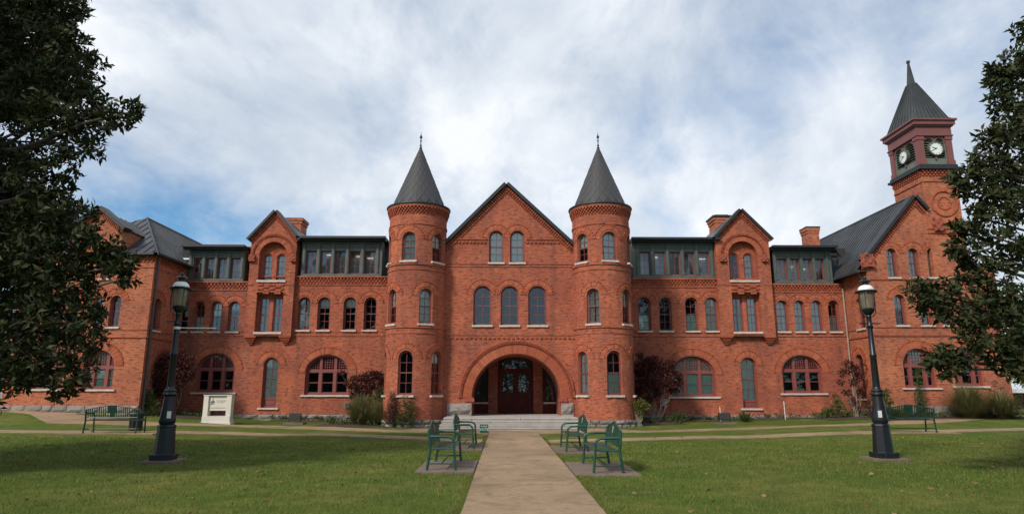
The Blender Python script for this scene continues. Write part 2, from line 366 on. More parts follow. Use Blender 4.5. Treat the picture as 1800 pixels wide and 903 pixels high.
def clip(poly, x0, x1, z0, z1):
    def cut(p, ins, inter):
        o = []
        for k in range(len(p)):
            a, b = p[k - 1], p[k]
            if ins(b):
                if not ins(a): o.append(inter(a, b))
                o.append(b)
            elif ins(a): o.append(inter(a, b))
        return o
    ix = lambda X: (lambda a, b: (X, a[1] + (b[1] - a[1]) * (X - a[0]) / (b[0] - a[0])))
    iz = lambda Z: (lambda a, b: (a[0] + (b[0] - a[0]) * (Z - a[1]) / (b[1] - a[1]), Z))
    for ins, it in ((lambda p: p[0] >= x0, ix(x0)), (lambda p: p[0] <= x1, ix(x1)), (lambda p: p[1] >= z0, iz(z0)), (lambda p: p[1] <= z1, iz(z1))):
        if poly: poly = cut(poly, ins, it)
    return poly
def inpoly(p, poly):
    c = False; x, y = p
    for k in range(len(poly)):
        (x1, y1), (x2, y2) = poly[k - 1], poly[k]
        if (y1 > y) != (y2 > y) and x < (x2 - x1) * (y - y1) / (y2 - y1) + x1: c = not c
    return c
def panel(mb, out, holes, mp, reveal=.18, seg=None, edge=0.):
    """wall sheet with real openings and the sides of the openings; seg: cut every seg metres in u (for a round wall)"""
    vs = [V(p) for p in out]; ed = [(k, (k + 1) % len(out)) for k in range(len(out))]
    for h in holes:
        i = len(vs); vs += [V(p) for p in h]; ed += [(i + k, i + (k + 1) % len(h)) for k in range(len(h))]
    r = delaunay_2d_cdt(vs, ed, [], 1, 1e-5)
    tris = []
    for f in r[2]:
        q = [r[0][k] for k in f]; c = sum(q, V((0, 0))) / len(q)
        if any(inpoly(c, h) for h in holes): continue
        tris.append([(p.x, p.y) for p in q])
    if seg:
        us = [p[0] for p in out]; u0, u1 = min(us), max(us); n = int(math.ceil((u1 - u0) / seg)); o = []
        for t in tris:
            a, b = min(p[0] for p in t), max(p[0] for p in t)
            for k in range(int((a - u0) / (u1 - u0) * n), min(n, int((b - u0) / (u1 - u0) * n) + 1)):
                c = clip(t, u0 + (u1 - u0) * k / n, u0 + (u1 - u0) * (k + 1) / n, -1e9, 1e9)
                if len(c) > 2: o.append(c)
        tris = o
    for t in tris: mb.face([mp(u, 0, z) for u, z in t], [(u, z) for u, z in t], bool(seg))
    loops = [(h, reveal) for h in holes] + ([(out[::-1], edge)] if edge else [])
    for h, dep in loops:
        if dep <= 0: continue
        for k in range(len(h)):
            (u1, z1), (u2, z2) = h[k], h[(k + 1) % len(h)]
            if abs(u1 - u2) > abs(z1 - z2): uv = [(u1, z1), (u2, z1), (u2, z1 + dep), (u1, z1 + dep)]
            else: uv = [(u1, z1), (u1, z2), (u1 + dep, z2), (u1 + dep, z1)]
            mb.face([mp(u1, 0, z1), mp(u2, 0, z2), mp(u2, dep, z2), mp(u1, dep, z1)], uv)
def at_hole(u, z, w, h, rise=0., n=14): return [(u + a, z + b) for a, b in outline(w, h, rise, 0, n)]
archb = MB()
def arch_ring(mb, u, zs, a, b, t, mp, n, proud=.03, a0=0., a1=PI, gap=.18, deep=.03, back=False):
    """a ring of single bricks on edge round an arch with half axes a, b"""
    st = (a1 - a0) / n
    if back:
        for k in range(n):
            t0, t1 = a0 + st * k, a0 + st * (k + 1)
            archb.face([mp(u + (a + o) * math.cos(t_), -.008, zs + (b + o) * math.sin(t_)) for o, t_ in ((0, t1), (0, t0), (t, t0), (t, t1))])
    for k in range(n):
        t0, t1 = a0 + st * (k + gap / 2), a0 + st * (k + 1 - gap / 2); j = random.uniform(-.006, .006)
        q = [(u + (a + o) * math.cos(t), zs + (b + o) * math.sin(t)) for o, t in ((0, t0), (t, t0), (t, t1), (0, t1))]
        i = len(mb.v)
        for d in (-proud + j, deep):
            mb.v.extend(mp(x, d, z) for x, z in q)
        for f in ((3, 2, 1, 0), (0, 1, 5, 4), (1, 2, 6, 5), (2, 3, 7, 6), (3, 0, 4, 7)):
            mb.f.append(tuple(i + x for x in f)); mb.u.append(None); mb.sm.append(False)
def dentils(mb, u0, u1, z0, z1, mp, size=.11, gap=.09, proud=.06, off=0.):
    n = max(1, int((u1 - u0) / (size + gap))); p = (u1 - u0) / n
    for k in range(n):
        a = u0 + p * (k + off * .5) ; mb.box(a, a + p * size / (size + gap), -proud, .03, z0, z1, mp)
def band(mb, u0, u1, z0, z1, mp, proud=.05, seg=None):
    n = 1 if not seg else int(math.ceil((u1 - u0) / seg))
    for k in range(n):
        mb.box(u0 + (u1 - u0) * k / n, u0 + (u1 - u0) * (k + 1) / n, -proud, .03, z0, z1, mp)
def rake(mb, p0, p1, mp, h, proud, off=0., n=None, fill=.55):
    """bricks (n of them) or one strip along a sloping gable edge, measured down from the line p0-p1"""
    (x0, z0), (x1, z1) = p0, p1; d = V((x1 - x0, 0, z1 - z0)); L_ = d.length; d.normalize(); up = V((-d.z, 0, d.x))
    if up.z < 0: up = -up
    k_ = n or 1
    for k in range(k_):
        s = L_ * k / k_; ln = L_ / k_ * (fill if n else 1)
        o = V((x0, -proud, z0)) + d * s - up * (off + h)
        mb.obox(o, d * ln, (0, proud + .03, 0), up * h, mp)
# ------------------------------------------------------------------ windows
WC = {}
def frame_ring(mb, w, h, rise, i0, i1, y0, y1, b0=None, b1=None):
    a = outline(w, h, rise, i0, bi=b0); b = outline(w, h, rise, i1, bi=b1); n = len(a)
    for k in range(n):
        j = (k + 1) % n
        A, B, C, D = a[k], a[j], b[j], b[k]
        mb.face([(A[0], y0, A[1]), (B[0], y0, B[1]), (C[0], y0, C[1]), (D[0], y0, D[1])])
        mb.face([(D[0], y0, D[1]), (C[0], y0, C[1]), (C[0], y1, C[1]), (D[0], y1, D[1])])
        mb.face([(A[0], y1, A[1]), (B[0], y1, B[1]), (B[0], y0, B[1]), (A[0], y0, A[1])])
def sash_window(w, h, rise=0., cols=2, rows=4, fr=.052, bars=.018, split=True, low=0.):
    """frame mesh and a list of pane meshes; rows count both sashes, low = height of a solid panel below the sash"""
    key = ('s', round(w, 2), round(h, 2), round(rise, 2), cols, rows, split, round(low, 2))
    if key in WC: return WC[key]
    w, h, rise, low = round(w, 2), round(h, 2), round(rise, 2), round(low, 2); mb = MB()
    frame_ring(mb, w, h, rise, 0, fr, 0, .10)
    frame_ring(mb, w, h, rise, fr - .002, fr + .030, .035, .085)
    q = fr + .030
    if low:
        mb.box(-w / 2 + fr, w / 2 - fr, .02, .09, low - .1, low, None); mb.box(-w / 2 + fr, w / 2 - fr, .05, .09, fr, low - .1)
        mb.box(-w / 2 + fr + .1, w / 2 - fr - .1, .035, .06, fr + .09, low - .19)
    z0 = low if low else q; a = w / 2 - q; H = h - q - z0; mid = z0 + H * (.5 if split else 2)
    xs = [-a + 2 * a * k / cols for k in range(cols + 1)]
    zs = [z0 + H * k / rows for k in range(rows + 1)]
    if split: mb.box(-w / 2 + fr, w / 2 - fr, .03, .09, mid - .022, mid + .022)
    for x in xs[1:-1]: mb.box(x - bars / 2, x + bars / 2, .045, .075, z0, topz(x, w, h, rise, q) + .005)
    for z in zs[1:-1]:
        if split and abs(z - mid) < .01: continue
        sp = h - rise; A = a
        if rise > 0 and z > sp: A = a * math.sqrt(max(.02, 1 - ((z - sp) / (rise - q)) ** 2))
        mb.box(-A, A, .046, .074, z - bars / 2, z + bars / 2)
    out = outline(w, h, rise, q - .012); panes = []
    for x0, x1 in zip(xs, xs[1:]):
        for z0_, z1_ in zip(zs, zs[1:]):
            c = clip(out, x0 - (.012 if x0 == xs[0] else 0), x1 + (.012 if x1 == xs[-1] else 0), z0_, z1_ + (.05 if z1_ == zs[-1] else 0))
            if len(c) < 3: continue
            cx_ = sum(p[0] for p in c) / len(c); cz_ = sum(p[1] for p in c) / len(c)
            b = MB(); b.face([(x - cx_, 0, z - cz_) for x, z in c]); panes.append((b.mesh('pane', GLASS, fix=False), (cx_, .06, cz_)))
    WC[key] = (mb.mesh('window', RED), panes); return WC[key]
def great_window(w, h, rise, zt, side=.333, lattice=(5, 4)):
    """wide arched window of three bays: sashes below a heavy transom, small lattice lights above"""
    key = ('g', round(w, 2), round(h, 2), round(rise, 2), round(zt, 2), side)
    if key in WC: return WC[key]
    w, h, rise, zt = (round(v, 2) for v in (w, h, rise, zt)); mb = MB(); fr = .10
    frame_ring(mb, w, h, rise, 0, fr, 0, .14); mw = .15; th = .17
    xb = [-w / 2 + fr, -w / 2 + w * side - mw / 2, -w / 2 + w * side + mw / 2, w / 2 - w * side - mw / 2, w / 2 - w * side + mw / 2, w / 2 - fr]
    for k in (1, 3): mb.box(xb[k], xb[k + 1], .006, .135, fr - .01, topz(max(abs(xb[k]), abs(xb[k + 1])), w, h, rise, fr) + .02)
    mb.box(-w / 2 + fr - .01, w / 2 - fr + .01, .003, .138, zt - th / 2, zt + th / 2)
    panes = []; out = outline(w, h, rise, fr - .01)
    def pane(x0, x1, z0, z1):
        c = clip(out, x0, x1, z0, z1)
        if len(c) < 3: return
        cx_ = sum(p[0] for p in c) / len(c); cz_ = sum(p[1] for p in c) / len(c)
        b = MB(); b.face([(x - cx_, 0, z - cz_) for x, z in c]); panes.append((b.mesh('pane', GLASS, fix=False), (cx_, .085, cz_)))
    for k in (0, 2, 4):
        x0, x1 = xb[k], xb[k + 1]; zb, zm, zt0 = fr, (fr + zt - th / 2) / 2, zt - th / 2; s = .04
        for a, b in ((x0, x0 + s), (x1 - s, x1)): mb.box(a, b, .05, .11, zb, zt0)
        for z in (zb + s / 2, zm, zt0 - s / 2): mb.box(x0 + s, x1 - s, .05, .11, z - s / 2, z + s / 2)
        pane(x0 + s, x1 - s, zb + s, zm - s / 2); pane(x0 + s, x1 - s, zm + s / 2, zt0 - s)
        zu = zt + th / 2; nl = lattice[0]; bw = x1 - x0
        tz = lambda x: topz(min(abs(x), w / 2 - fr), w, h, rise, fr)
        for q in range(1, nl):
            x = x0 + bw * q / nl
            if tz(x) > zu: mb.box(x - .011, x + .011, .065, .10, zu, tz(x))
        zmax = tz(0 if x0 * x1 < 0 else min(abs(x0), abs(x1)))
        pit = bw / nl
        q = 1
        while zu + q * pit < zmax - .03:
            z = zu + q * pit; sp = h - rise; A = w / 2 - fr
            if z > sp: A *= math.sqrt(max(0, 1 - ((z - sp) / (rise - fr)) ** 2))
            a, b = max(x0, -A), min(x1, A)
            if b - a > .03: mb.box(a, b, .066, .099, z - .011, z + .011)
            q += 1
        pane(x0, x1, zu, 99)
    WC[key] = (mb.mesh('great_window', RED), panes); return WC[key]
BM = {}
def blind_mesh(w, h, rise, z0, z1, kind):
    key = (round(w, 2), round(h, 2), round(rise, 2), round(z0, 2), round(z1, 2), kind)
    if key in BM: return BM[key]
    b = MB()
    if kind == 'curtain':
        for s in (-1, 1):
            n = 14; xs = [s * (.04 + (w / 2 - .10) * k / n) for k in range(n + 1)]
            top = [(x, .14 + .02 * math.sin(k * 2.1), min(z1, topz(x, w, h, rise, .09))) for k, x in enumerate(xs)]
            bot = [(x, .14 + .025 * math.sin(k * 2.1), z0) for k, x in enumerate(xs)]
            b.grid([bot, top], False, True)
        me = b.mesh('curtain', CURT, fix=False)
    else:
        c = clip(outline(w, h, rise, .08), -9, 9, z0, z1); b.face([(x, .115, z) for x, z in c]); me = b.mesh('blind', BLINDG if kind == 'green' else BLINDC, fix=False)
    BM[key] = me; return me
SILLM = {}
def sill_mesh(w, t=.088, proud=.08):
    k = (round(w, 2), t)
    if k not in SILLM:
        b = MB(); n = 7; w = round(w, 2)
        for q in range(n):
            a, c = -w / 2 + w * q / n, -w / 2 + w * (q + 1) / n; j = random.uniform(-.008, .008)
            b.box(a, c, -proud + j, .25, -t + random.uniform(-.006, .006), 0 + random.uniform(-.004, .004))
        SILLM[k] = b.mesh('sill', SILL, fix=False)
    return SILLM[k]
NWIN = [0]
def put_window(parent, kit, u, d, z, mpr, rz, w, h, rise, look='dark', sill=True, name='window', mat_=None, sillw=.12, wall_d=0., rail=None):
    """one window as a part of the building, its panes, sill and blind as sub-parts"""
    me, panes = kit; loc = mpr(u, d, z)
    if mat_ and me.materials[0] is not mat_:
        k2 = (me.name, mat_.name)
        if k2 not in WC: m2 = me.copy(); m2.materials[0] = mat_; WC[k2] = m2
        me = WC[k2]
    o = link(name, me, parent, loc, rz)
    for pm, pl in panes:
        p = link('pane', pm, o, pl); p.rotation_euler = (random.gauss(0, .006), 0, random.gauss(0, .008))
    if sill:
        s = link('sill', sill_mesh(w + sillw), o, (0, -d + wall_d, 0.0)); s.location.z = -.005
    if look in ('full', 'green'): link('blind', blind_mesh(w, h, rise, .08, 99, look), o)
    elif look == 'half': link('blind', blind_mesh(w, h, rise, h * (.45 + .1 * random.random()), 99, 'pale'), o)
    elif look == 'top': link('blind', blind_mesh(w, h, rise, h * (.66 + .12 * random.random()), 99, 'pale'), o)
    elif look == 'low': link('blind', blind_mesh(w, h, rise, .08, h * .48, 'green'), o)
    elif look == 'curtain': link('curtain', blind_mesh(w, h, rise, .08, 99, 'curtain'), o)
    return o
# ================================================================== the hall
DM, DP, DG, DL, DR = 35.0, 34.72, 31.5, 31.7, 32.6     # distances of the main wall, dormer fronts, entrance gable, left and right wings
hall = thing('brick_hall', 'long red brick hall with two round cone roofed entrance towers and a clock tower', 'building', (0, DM, 0))
hall.location = (0, 0, 0)
def part(mb, name, m, uv=False, fix=True, **kw): return mb.obj(name, m, hall, uv, fix, **kw)
def wpos(x0, x1, yt, yb, D, xm=None):
    ym = (yt + yb) / 2; a, b = PX(x0, ym, D), PX(x1, ym, D); q = xm if xm else (x0 + x1) / 2
    zb, zt = PZ(yb, D, q), PZ(yt, D, q)
    return (a + b) / 2, zb, b - a, zt - zb
arches = MB(); corb = MB(); bands = MB()
def hood(u, z, w, h, rise, mp, t=.20, off=.10, outer=True, n=None):
    a = w / 2 + off; b = rise + off; zs = z + h - rise
    per = PI * (a + b) / 2
    arch_ring(arches, u, zs, a, b, t, mp, n or max(9, int(per / .095)), .018, back=True)
    if outer: arch_ring(arches, u, zs, a + t + .012, b + t + .012, .06, mp, max(10, int(per * 1.2 / .11)), .04, gap=.3)
REV = .17
def bay_windows(holes, specs, D, yt, yb, mp, looks, xm, rise_k=.5, **kw):
    for (x0, x1), lk in zip(specs, looks):
        u, z, w, h = wpos(x0, x1, yt, yb, D, xm); w = max(.5, round(w, 2)); h = round(h, 2)
        rise = round(w * rise_k, 2)
        holes.append(at_hole(u, z, w, h, rise)); hood(u, z, w, h, rise, mp)
        put_window(hall, sash_window(w, h, rise), u, REV, z, mp, 0, w, h, rise, lk, wall_d=0)
def great(holes, x0, x1, yt, yb, D, mp, look, xm=None, side=.333, rise_k=.42, ztk=.60, rz=0, lattice=(5, 4)):
    u, z, w, h = wpos(x0, x1, yt, yb, D, xm); w, h = round(w, 2), round(h, 2); rise = round(w * rise_k, 2)
    holes.append(at_hole(u, z, w, h, rise, 20)); hood(u, z, w, h, rise, mp, .30, .05, True)
    put_window(hall, great_window(w, h, rise, h * ztk, side, lattice), u, REV, z, mp, rz, w, h, rise, look, name='great_window', sillw=.35)
def tall(holes, x0, x1, yt, yb, ylow, D, mp, look):
    u, z, w, h = wpos(x0, x1, yt, ylow, D); w, h = round(w, 2), round(h, 2); low = h - (PZ(yt, D, (x0 + x1) / 2) - PZ(yb, D, (x0 + x1) / 2))
    holes.append(at_hole(u, z, w, h, w / 2)); hood(u, z, w, h, w / 2, mp, .26, .06)
    put_window(hall, sash_window(w, h, w / 2, 2, 4, low=low), u, REV, z, mp, 0, w, h, w / 2, look, name='tall_window', sillw=.3)
STV = []
for k in range(6):
    b = MB(); nx, nz = 5, 4
    P_ = [[(i / (nx - 1) - .5, -(.0 if i in (0, nx - 1) or j in (0, nz - 1) else random.uniform(.35, 1)), j / (nz - 1)) for i in range(nx)] for j in range(nz)]
    b.grid(P_, False, False); bk = [(-.5, 1, 0), (.5, 1, 0), (.5, 1, 1), (-.5, 1, 1)]; ft = [(-.5, 0, 0), (.5, 0, 0), (.5, 0, 1), (-.5, 0, 1)]
    for i in range(4): j = (i + 1) % 4; b.face([ft[i], ft[j], bk[j], bk[i]])
    STV.append(b.mesh('base_stone', STONE))
def stones(u0, u1, z0, z1, rows, mp, rzf, lw=.62, proud=.05):
    """a plinth of rough blocks, each block a part"""
    hgt = (z1 - z0) / rows
    for r in range(rows):
        u = u0
        while u < u1 - .02:
            l = min(u1 - u, lw * random.uniform(.7, 1.4))
            if u1 - u - l < .2: l = u1 - u
            o = link('base_stone', random.choice(STV), hall, mp(u + l / 2, -proud + random.uniform(-.012, .012), z0 + r * hgt + .006), rzf(u + l / 2))
            o.scale = (l - .025, .075 if proud > .04 else .16, hgt - .014); u += l
# ---------------------------------------------------------------- main walls
XT = PX(729.5, 600, DG + .1), PX(1061, 600, DG + .1); RT = 1.40; YT = DG + .1
XLW = PX(258, 585, DL); XRW = PX(1534, 575, DR)            # inner corners of the wings
mpM = front(DM)
zb2 = -.4
def zc(y, D=DM): return PZ(y, D, 640)
PIL = dict(l=PX(436, 500, DP), r=PX(517, 500, DP)); PIR = dict(l=PX(1262, 500, DP), r=PX(1357, 500, DP))
def main_wall(u0, u1, ytop, rowspec, yrow, looks, greats, talls, m, xm, bay=None):
    holes = [] if not bay else [[(bay[0], PZ(589, DM, xm) + .14), (bay[1], PZ(589, DM, xm) + .14), (bay[1], zc(ytop) - .07), (bay[0], zc(ytop) - .07)]]
    bay_windows(holes, rowspec, DM, yrow[0], yrow[1], mpM, looks, xm)
    for g in greats: great(holes, *g[:4], DM, mpM, g[4])
    for t in talls: tall(holes, *t[:5], DM, mpM, t[5])
    mb = MB(); zt = zc(ytop)
    panel(mb, [(u0, zb2), (u1, zb2), (u1, zt), (u0, zt)], holes, mpM, .26, edge=.3)
    part(mb, 'wall', m, uv=True)
    return zt
zo_l = main_wall(XLW, PIL['l'] + .3, 494.5, [(309, 331), (340, 359), (369.5, 388.5), (400.5, 420)], (529, 582), ['half', 'low', 'half', 'top'], [(345, 412, 621, 689, 'dark')], [], B3, 370)
zi_l = main_wall(PIL['l'] + .3, XT[0] + .4, 485, [(523, 545), (558, 580), (603.5, 625.5), (639.5, 662)], (522, 579.5), ['curtain', 'top', 'top', 'dark'], [(536.5, 613, 623, 693.5, 'dark')], [(461, 487.5, 628, 698, 716, 'full')], B1, 590, (PIL['l'] + .36, PIL['r'] - .1))
zi_r = main_wall(XT[1] - .4, PIR['r'] - .3, 487.5, [(1121.5, 1144), (1158.5, 1181), (1205, 1227.5), (1240.5, 1263)], (522, 581), ['low', 'dark', 'low', 'full'], [(1178.5, 1258, 625.5, 696.5, 'green')], [(1304, 1331.5, 628, 703, 717, 'full')], B1, 1190, (PIR['l'] + .1, PIR['r'] - .36))
zo_r = main_wall(PIR['r'] - .3, XRW, 496.5, [(1366, 1386), (1397, 1416), (1427, 1446.5), (1457, 1476)], (527.5, 582), ['full', 'full', 'full', 'low'], [(1375, 1446, 624, 690.5, 'dark')], [], B1, 1420)
for (u0, u1, zt, m) in ((XLW, PIL['l'], zo_l, 0), (PIL['r'], XT[0] - RT * .8, zi_l, 0), (XT[1] + RT * .8, PIR['l'], zi_r, 0), (PIR['r'], XRW, zo_r, 0)):
    # cornice: two rows of dentils between strips
    for k in range(3): dentils(corb, u0 + .02, u1 - .02, zt - .10 - .115 * (k + 1), zt - .10 - .115 * k - .02, mpM, .09, .09, .08 - .018 * k, off=k % 2)
    band(bands, u0, u1, zt - .095, zt - .012, mpM, .10); band(bands, u0, u1, zt - .52, zt - .46, mpM, .035)
    band(bands, u0, u1, PZ(590.5, DM, 640), PZ(587.5, DM, 640), mpM, .035); band(bands, u0, u1, PZ(583.5, DM, 640), PZ(581.8, DM, 640) - .02, mpM, .02)
stones(XLW, XT[0] - RT * .75, .02, PZ(728, DM, 500), 2, mpM, lambda u: 0)
stones(XT[1] + RT * .75, XRW, .0, PZ(729, DM, 1300), 2, mpM, lambda u: 0)
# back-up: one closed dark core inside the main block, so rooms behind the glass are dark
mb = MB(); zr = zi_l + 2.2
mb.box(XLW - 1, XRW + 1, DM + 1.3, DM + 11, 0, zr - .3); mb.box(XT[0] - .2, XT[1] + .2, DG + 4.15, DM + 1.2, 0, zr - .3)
part(mb, 'dark_core', VOID)
# ---------------------------------------------------------------- dormer strips (green timber window bands) with their roof slabs
def strip(x0, x1, wins, yt, yb, yroof, roofx, xm, gaps):
    zb, zt, zrf = zc(yb), PZ(yt, DM, xm), PZ(yroof, DM, xm); u0, u1 = PX(x0, 460, DM), PX(x1, 460, DM); mp = front(DM + .06)
    holes = []; yw = (yt + 23, yb - 4)
    for a, b in wins:
        u, z, w, h = wpos(a, b, yw[0], yw[1], DM, xm); w, h = round(w, 2), round(h + .06, 2); w = round(w + .05, 2)
        holes.append(at_hole(u, z, w, h)); put_window(hall, sash_window(w, h, 0, 2, 3, .032, .016, False), u, .10, z, mp, 0, w, h, 0, 'dark', sill=False, name='dormer_window')
        t = MB(); t.box(-.16, .16, -.02, .02, -.012, .012)
        if random.random() < .5: link('ceiling_light', t.mesh('ceiling_light', TUBE), hall, (u + random.uniform(-.15, .15), DM + .66, z + h * random.uniform(.6, .95)))
    mb = MB(); panel(mb, [(u0, zb), (u1, zb), (u1, zrf), (u0, zrf)], holes, mp, .14, edge=1.2)
    cs = [PX((wins[0][0] * 2 - 9) / 2, 460, DM)] + [PX((a[1] + b[0]) / 2, 460, DM) for a, b in zip(wins, wins[1:])] + [PX((wins[-1][1] * 2 + 9) / 2, 460, DM)]
    for c in cs: mb.box(c - .085, c + .085, -.05, .02, zb + .12, zrf - .16, mp); mb.box(c - .045, c + .045, -.075, -.045, zb + .16, zrf - .3, mp)
    mb.box(u0, u1, -.06, .02, zrf - .20, zrf - .02, mp); mb.box(u0 + .01, u1 - .01, -.05, .02, zb, zb + .12, mp); mb.box(u0, u1, -.03, .02, zrf - .36, zrf - .30, mp)
    part(mb, 'dormer_frame', GREENW)
    b = MB(); b.box(u0 + .05, u1 - .05, DM + .72, DM + .80, zb - .2, zrf - .02); part(b, 'pane_lightener', LIGHTENER)  # pale sheet added close behind the panes to make them read lighter
    b = MB(); r0, r1 = PX(roofx[0], 430, DM), PX(roofx[1], 430, DM)
    b.box(r0, r1, DM - .42, DM + 5.2, zrf + .015, zrf + .11); b.box(r0 - .02, r1 + .02, DM - .50, DM - .40, zrf + .005, zrf + .125); b.box(r0 + .02, r1 - .02, DM - .30, DM - .02, zrf - .09, zrf + .012)
    part(b, 'dormer_roof', BLACKT)
    b = MB()
    for a, c in gaps: ga, gc = PX(a, 460, DM), PX(c, 460, DM); b.box(ga, gc, DM + .95, DM + 1.05, zb - .1, zrf - .02); b.box(ga, gc, DM + .3, DM + .95, zb - .1, zb)
    part(b, 'roof_cheek', METAL)
    return zrf
strip(332, 430, [(339, 355), (361, 377), (382, 398), (405, 421)], 431.5, 494, 437, (326, 436), 380, [(317, 332), (429, 437)])
strip(529, 671, [(538, 555), (563, 580.5), (588.5, 606), (614, 632), (641, 658.5)], 419, 485, 422, (524, 680), 600, [(515, 529), (671, 682)])
strip(1112, 1256, [(1126, 1143), (1152, 1169.5), (1178.5, 1196), (1204, 1221), (1229.5, 1247)], 421, 487, 424, (1108, 1262), 1190, [(1104, 1113), (1256, 1266)])
strip(1360, 1462, [(1366.5, 1383.5), (1389, 1406), (1411, 1428), (1432.5, 1449.5)], 433, 496, 438, (1352, 1464), 1410, [(1352, 1360), (1462, 1486)])
b = MB(); zz = PZ(455, DM, 318); b.tube([(PX(305, 455, DM), DM + .2, zz), (PX(331, 455, DM), DM + .2, zz)], .11, 12); b.box(PX(306, 455, DM), PX(330, 455, DM), DM + .1, DM + .3, zz - .32, zz - .18)
part(b, 'roof_duct', ZINC)
b = MB(); zz = PZ(448, DM, 1476); b.tube([(PX(1462, 448, DM), DM + .2, zz), (PX(1474, 448, DM), DM + .2, zz)], .10, 12); part(b, 'roof_duct', METAL)
# roof of the main block behind the strips
mb = MB(); ze, zrg = zi_l + 1.75, zi_l + 2.3
for a in ((XLW - .5, XT[0] - .5), (XT[1] + .5, XRW + .5)):
    mb.face([(a[0], DM + 1.0, ze), (a[1], DM + 1.0, ze), (a[1], DM + 6, zrg), (a[0], DM + 6, zrg)]); mb.face([(a[0], DM + 6, zrg), (a[1], DM + 6, zrg), (a[1], DM + 12, zi_l), (a[0], DM + 12, zi_l)])
mb.face([(XLW, DM + 12, -.3), (XRW, DM + 12, -.3), (XRW, DM + 12, zi_l), (XLW, DM + 12, zi_l)])
part(mb, 'main_roof', METAL)
# ---------------------------------------------------------------- the two gabled bays that break through the eaves
def coping(mb, pts, mp, t=.16, over=.20, depth=.5, proud=.22):
    """dark metal edge along a gable line"""
    for (a, b) in zip(pts, pts[1:]):
        d = V((b[0] - a[0], 0, b[1] - a[1])); l = d.length; d.normalize(); up = V((-d.z, 0, d.x)); up = -up if up.z < 0 else up
        mb.obox(V((a[0], -proud, a[1])), d * l, (0, depth + proud, 0), up * t, mp)
def gabled_bay(pi, apex, yeave, recess, upper, lower, y_up, y_lo, ychk, looks_u, looks_l, ybot, xm):
    mp = front(DP); xl, xr = pi['l'], pi['r']; xa = (xl + xr) / 2; za = PZ(apex[1], DP, apex[0]) - .2; ze = PZ(yeave, DP, xm) - .16; zb = PZ(ybot, DP, xm)
    fl, fr_ = PX(recess[0], 460, DP), PX(recess[1], 460, DP); uc = xa; rw = round((fr_ - fl), 2)
    z0, z1 = PZ(y_up[1], DP, xm), PZ(recess[2], DP, xm); h = round(z1 - z0, 2); rise = rw / 2
    zl0, zl1 = PZ(y_lo[1], DP, xm), PZ(recess[3], DP, xm); lw_ = round(rw * .95, 2)
    holes = [at_hole(uc, z0, rw, h, rise, 20), at_hole(uc, zl0, lw_, zl1 - zl0)]
    mb = MB(); panel(mb, [(xl, zb), (xr, zb), (xr, ze), (xa, za), (xl, ze)], holes, mp, .31, edge=.0)
    for X, s in ((xl, 1), (xr, -1)):                      # side walls
        mb.face([(X, DP, zb), (X, DM + 1.6, zb), (X, DM + 1.6, ze), (X, DP, ze)], [(0, zb), (1.9, zb), (1.9, ze), (0, ze)])
    mb.face([(xl, DP, zb), (xr, DP, zb), (xr, DM, zb), (xl, DM, zb)], [(0, 0), (1, 0), (1, .3), (0, .3)])
    part(mb, 'gabled_bay', B1, uv=True)
    # recessed wall with the windows
    mr = front(DP + .31); hs = []
    hw = PZ(y_up[0], DP, xm) - z0; ww = round(rw * .335, 2)
    for s, lk in zip((-1, 1), looks_u):
        u = uc + s * rw * .245; hs.append(at_hole(u, z0, ww, round(hw, 2), ww / 2)); arch_ring(arches, u, z0 + hw - ww / 2, ww / 2 + .02, ww / 2 + .02, .16, mr, 14, .02)
        put_window(hall, sash_window(ww, hw, ww / 2), u, .05, z0, mr, 0, ww, round(hw, 2), ww / 2, lk, sill=False)
    hl = zl1 - zl0 - .12; wl = round(lw_ * .37, 2)
    for s, lk in zip((-1, 1), looks_l):
        u = uc + s * lw_ * .255; hs.append(at_hole(u, zl0, wl, round(hl, 2)))
        put_window(hall, sash_window(wl, hl), u, .05, zl0, mr, 0, wl, round(hl, 2), 0, lk, sill=False)
    m2 = MB(); panel(m2, [(uc - rw / 2 - .1, zl0 - .1), (uc + rw / 2 + .1, zl0 - .1), (uc + rw / 2 + .1, z1 + .1), (uc - rw / 2 - .1, z1 + .1)], hs, mr, .12)
    # lozenge relief above the pair
    for r in range(7):
        for q in range(-4, 5):
            X = uc + (q + .5 * (r % 2)) * .13; Z = z0 + hw + .06 + r * .065
            if ((X - uc) / (rw / 2 - .1)) ** 2 + (max(0, Z - (z1 - rise)) / (rise - .08)) ** 2 < 1 and abs(X - uc) < rw * .33: corb.box(X - .05, X + .05, -.018, .02, Z, Z + .05, mr)
    part(m2, 'recess_wall', B1, uv=True)
    for z, wd in ((z0, rw), (zl0, lw_)): link('sill', sill_mesh(wd + .06, .11, .06), hall, mp(uc, 0, z - .006))
    # big arch ring, its dentil hood and carved stops
    arch_ring(arches, uc, z1 - rise, rw / 2 + .01, rise + .01, .24, mp, 34, .018, back=True)
    arch_ring(corb, uc, z1 - rise, rw / 2 + .31, rise + .31, .10, mp, 40, .075, gap=.42)
    arch_ring(arches, uc, z1 - rise, rw / 2 + .42, rise + .42, .05, mp, 44, .05, gap=.05)
    for s in (-1, 1): carved(mp(uc + s * (rw / 2 + .36), -.02, z1 - rise - .36), .34, .14, .36)
    # stepped checker panel
    zc0, zc1 = PZ(ychk[1], DP, xm), PZ(ychk[0], DP, xm) - .12; rows = 5; rh = (zc1 - zc0) / rows; cols = 9; cw = lw_ / cols
    for r in range(rows):
        for q in range(cols):
            if (q + (r // 1) * 2) % 4 < 2: corb.box(uc - lw_ / 2 + q * cw, uc - lw_ / 2 + (q + 1) * cw - .012, -.05, .02, zc0 + r * rh + .012, zc0 + (r + 1) * rh, mp)
    band(bands, uc - lw_ / 2 - .06, uc + lw_ / 2 + .06, zl1 + .015, zl1 + .10, mp, .05)
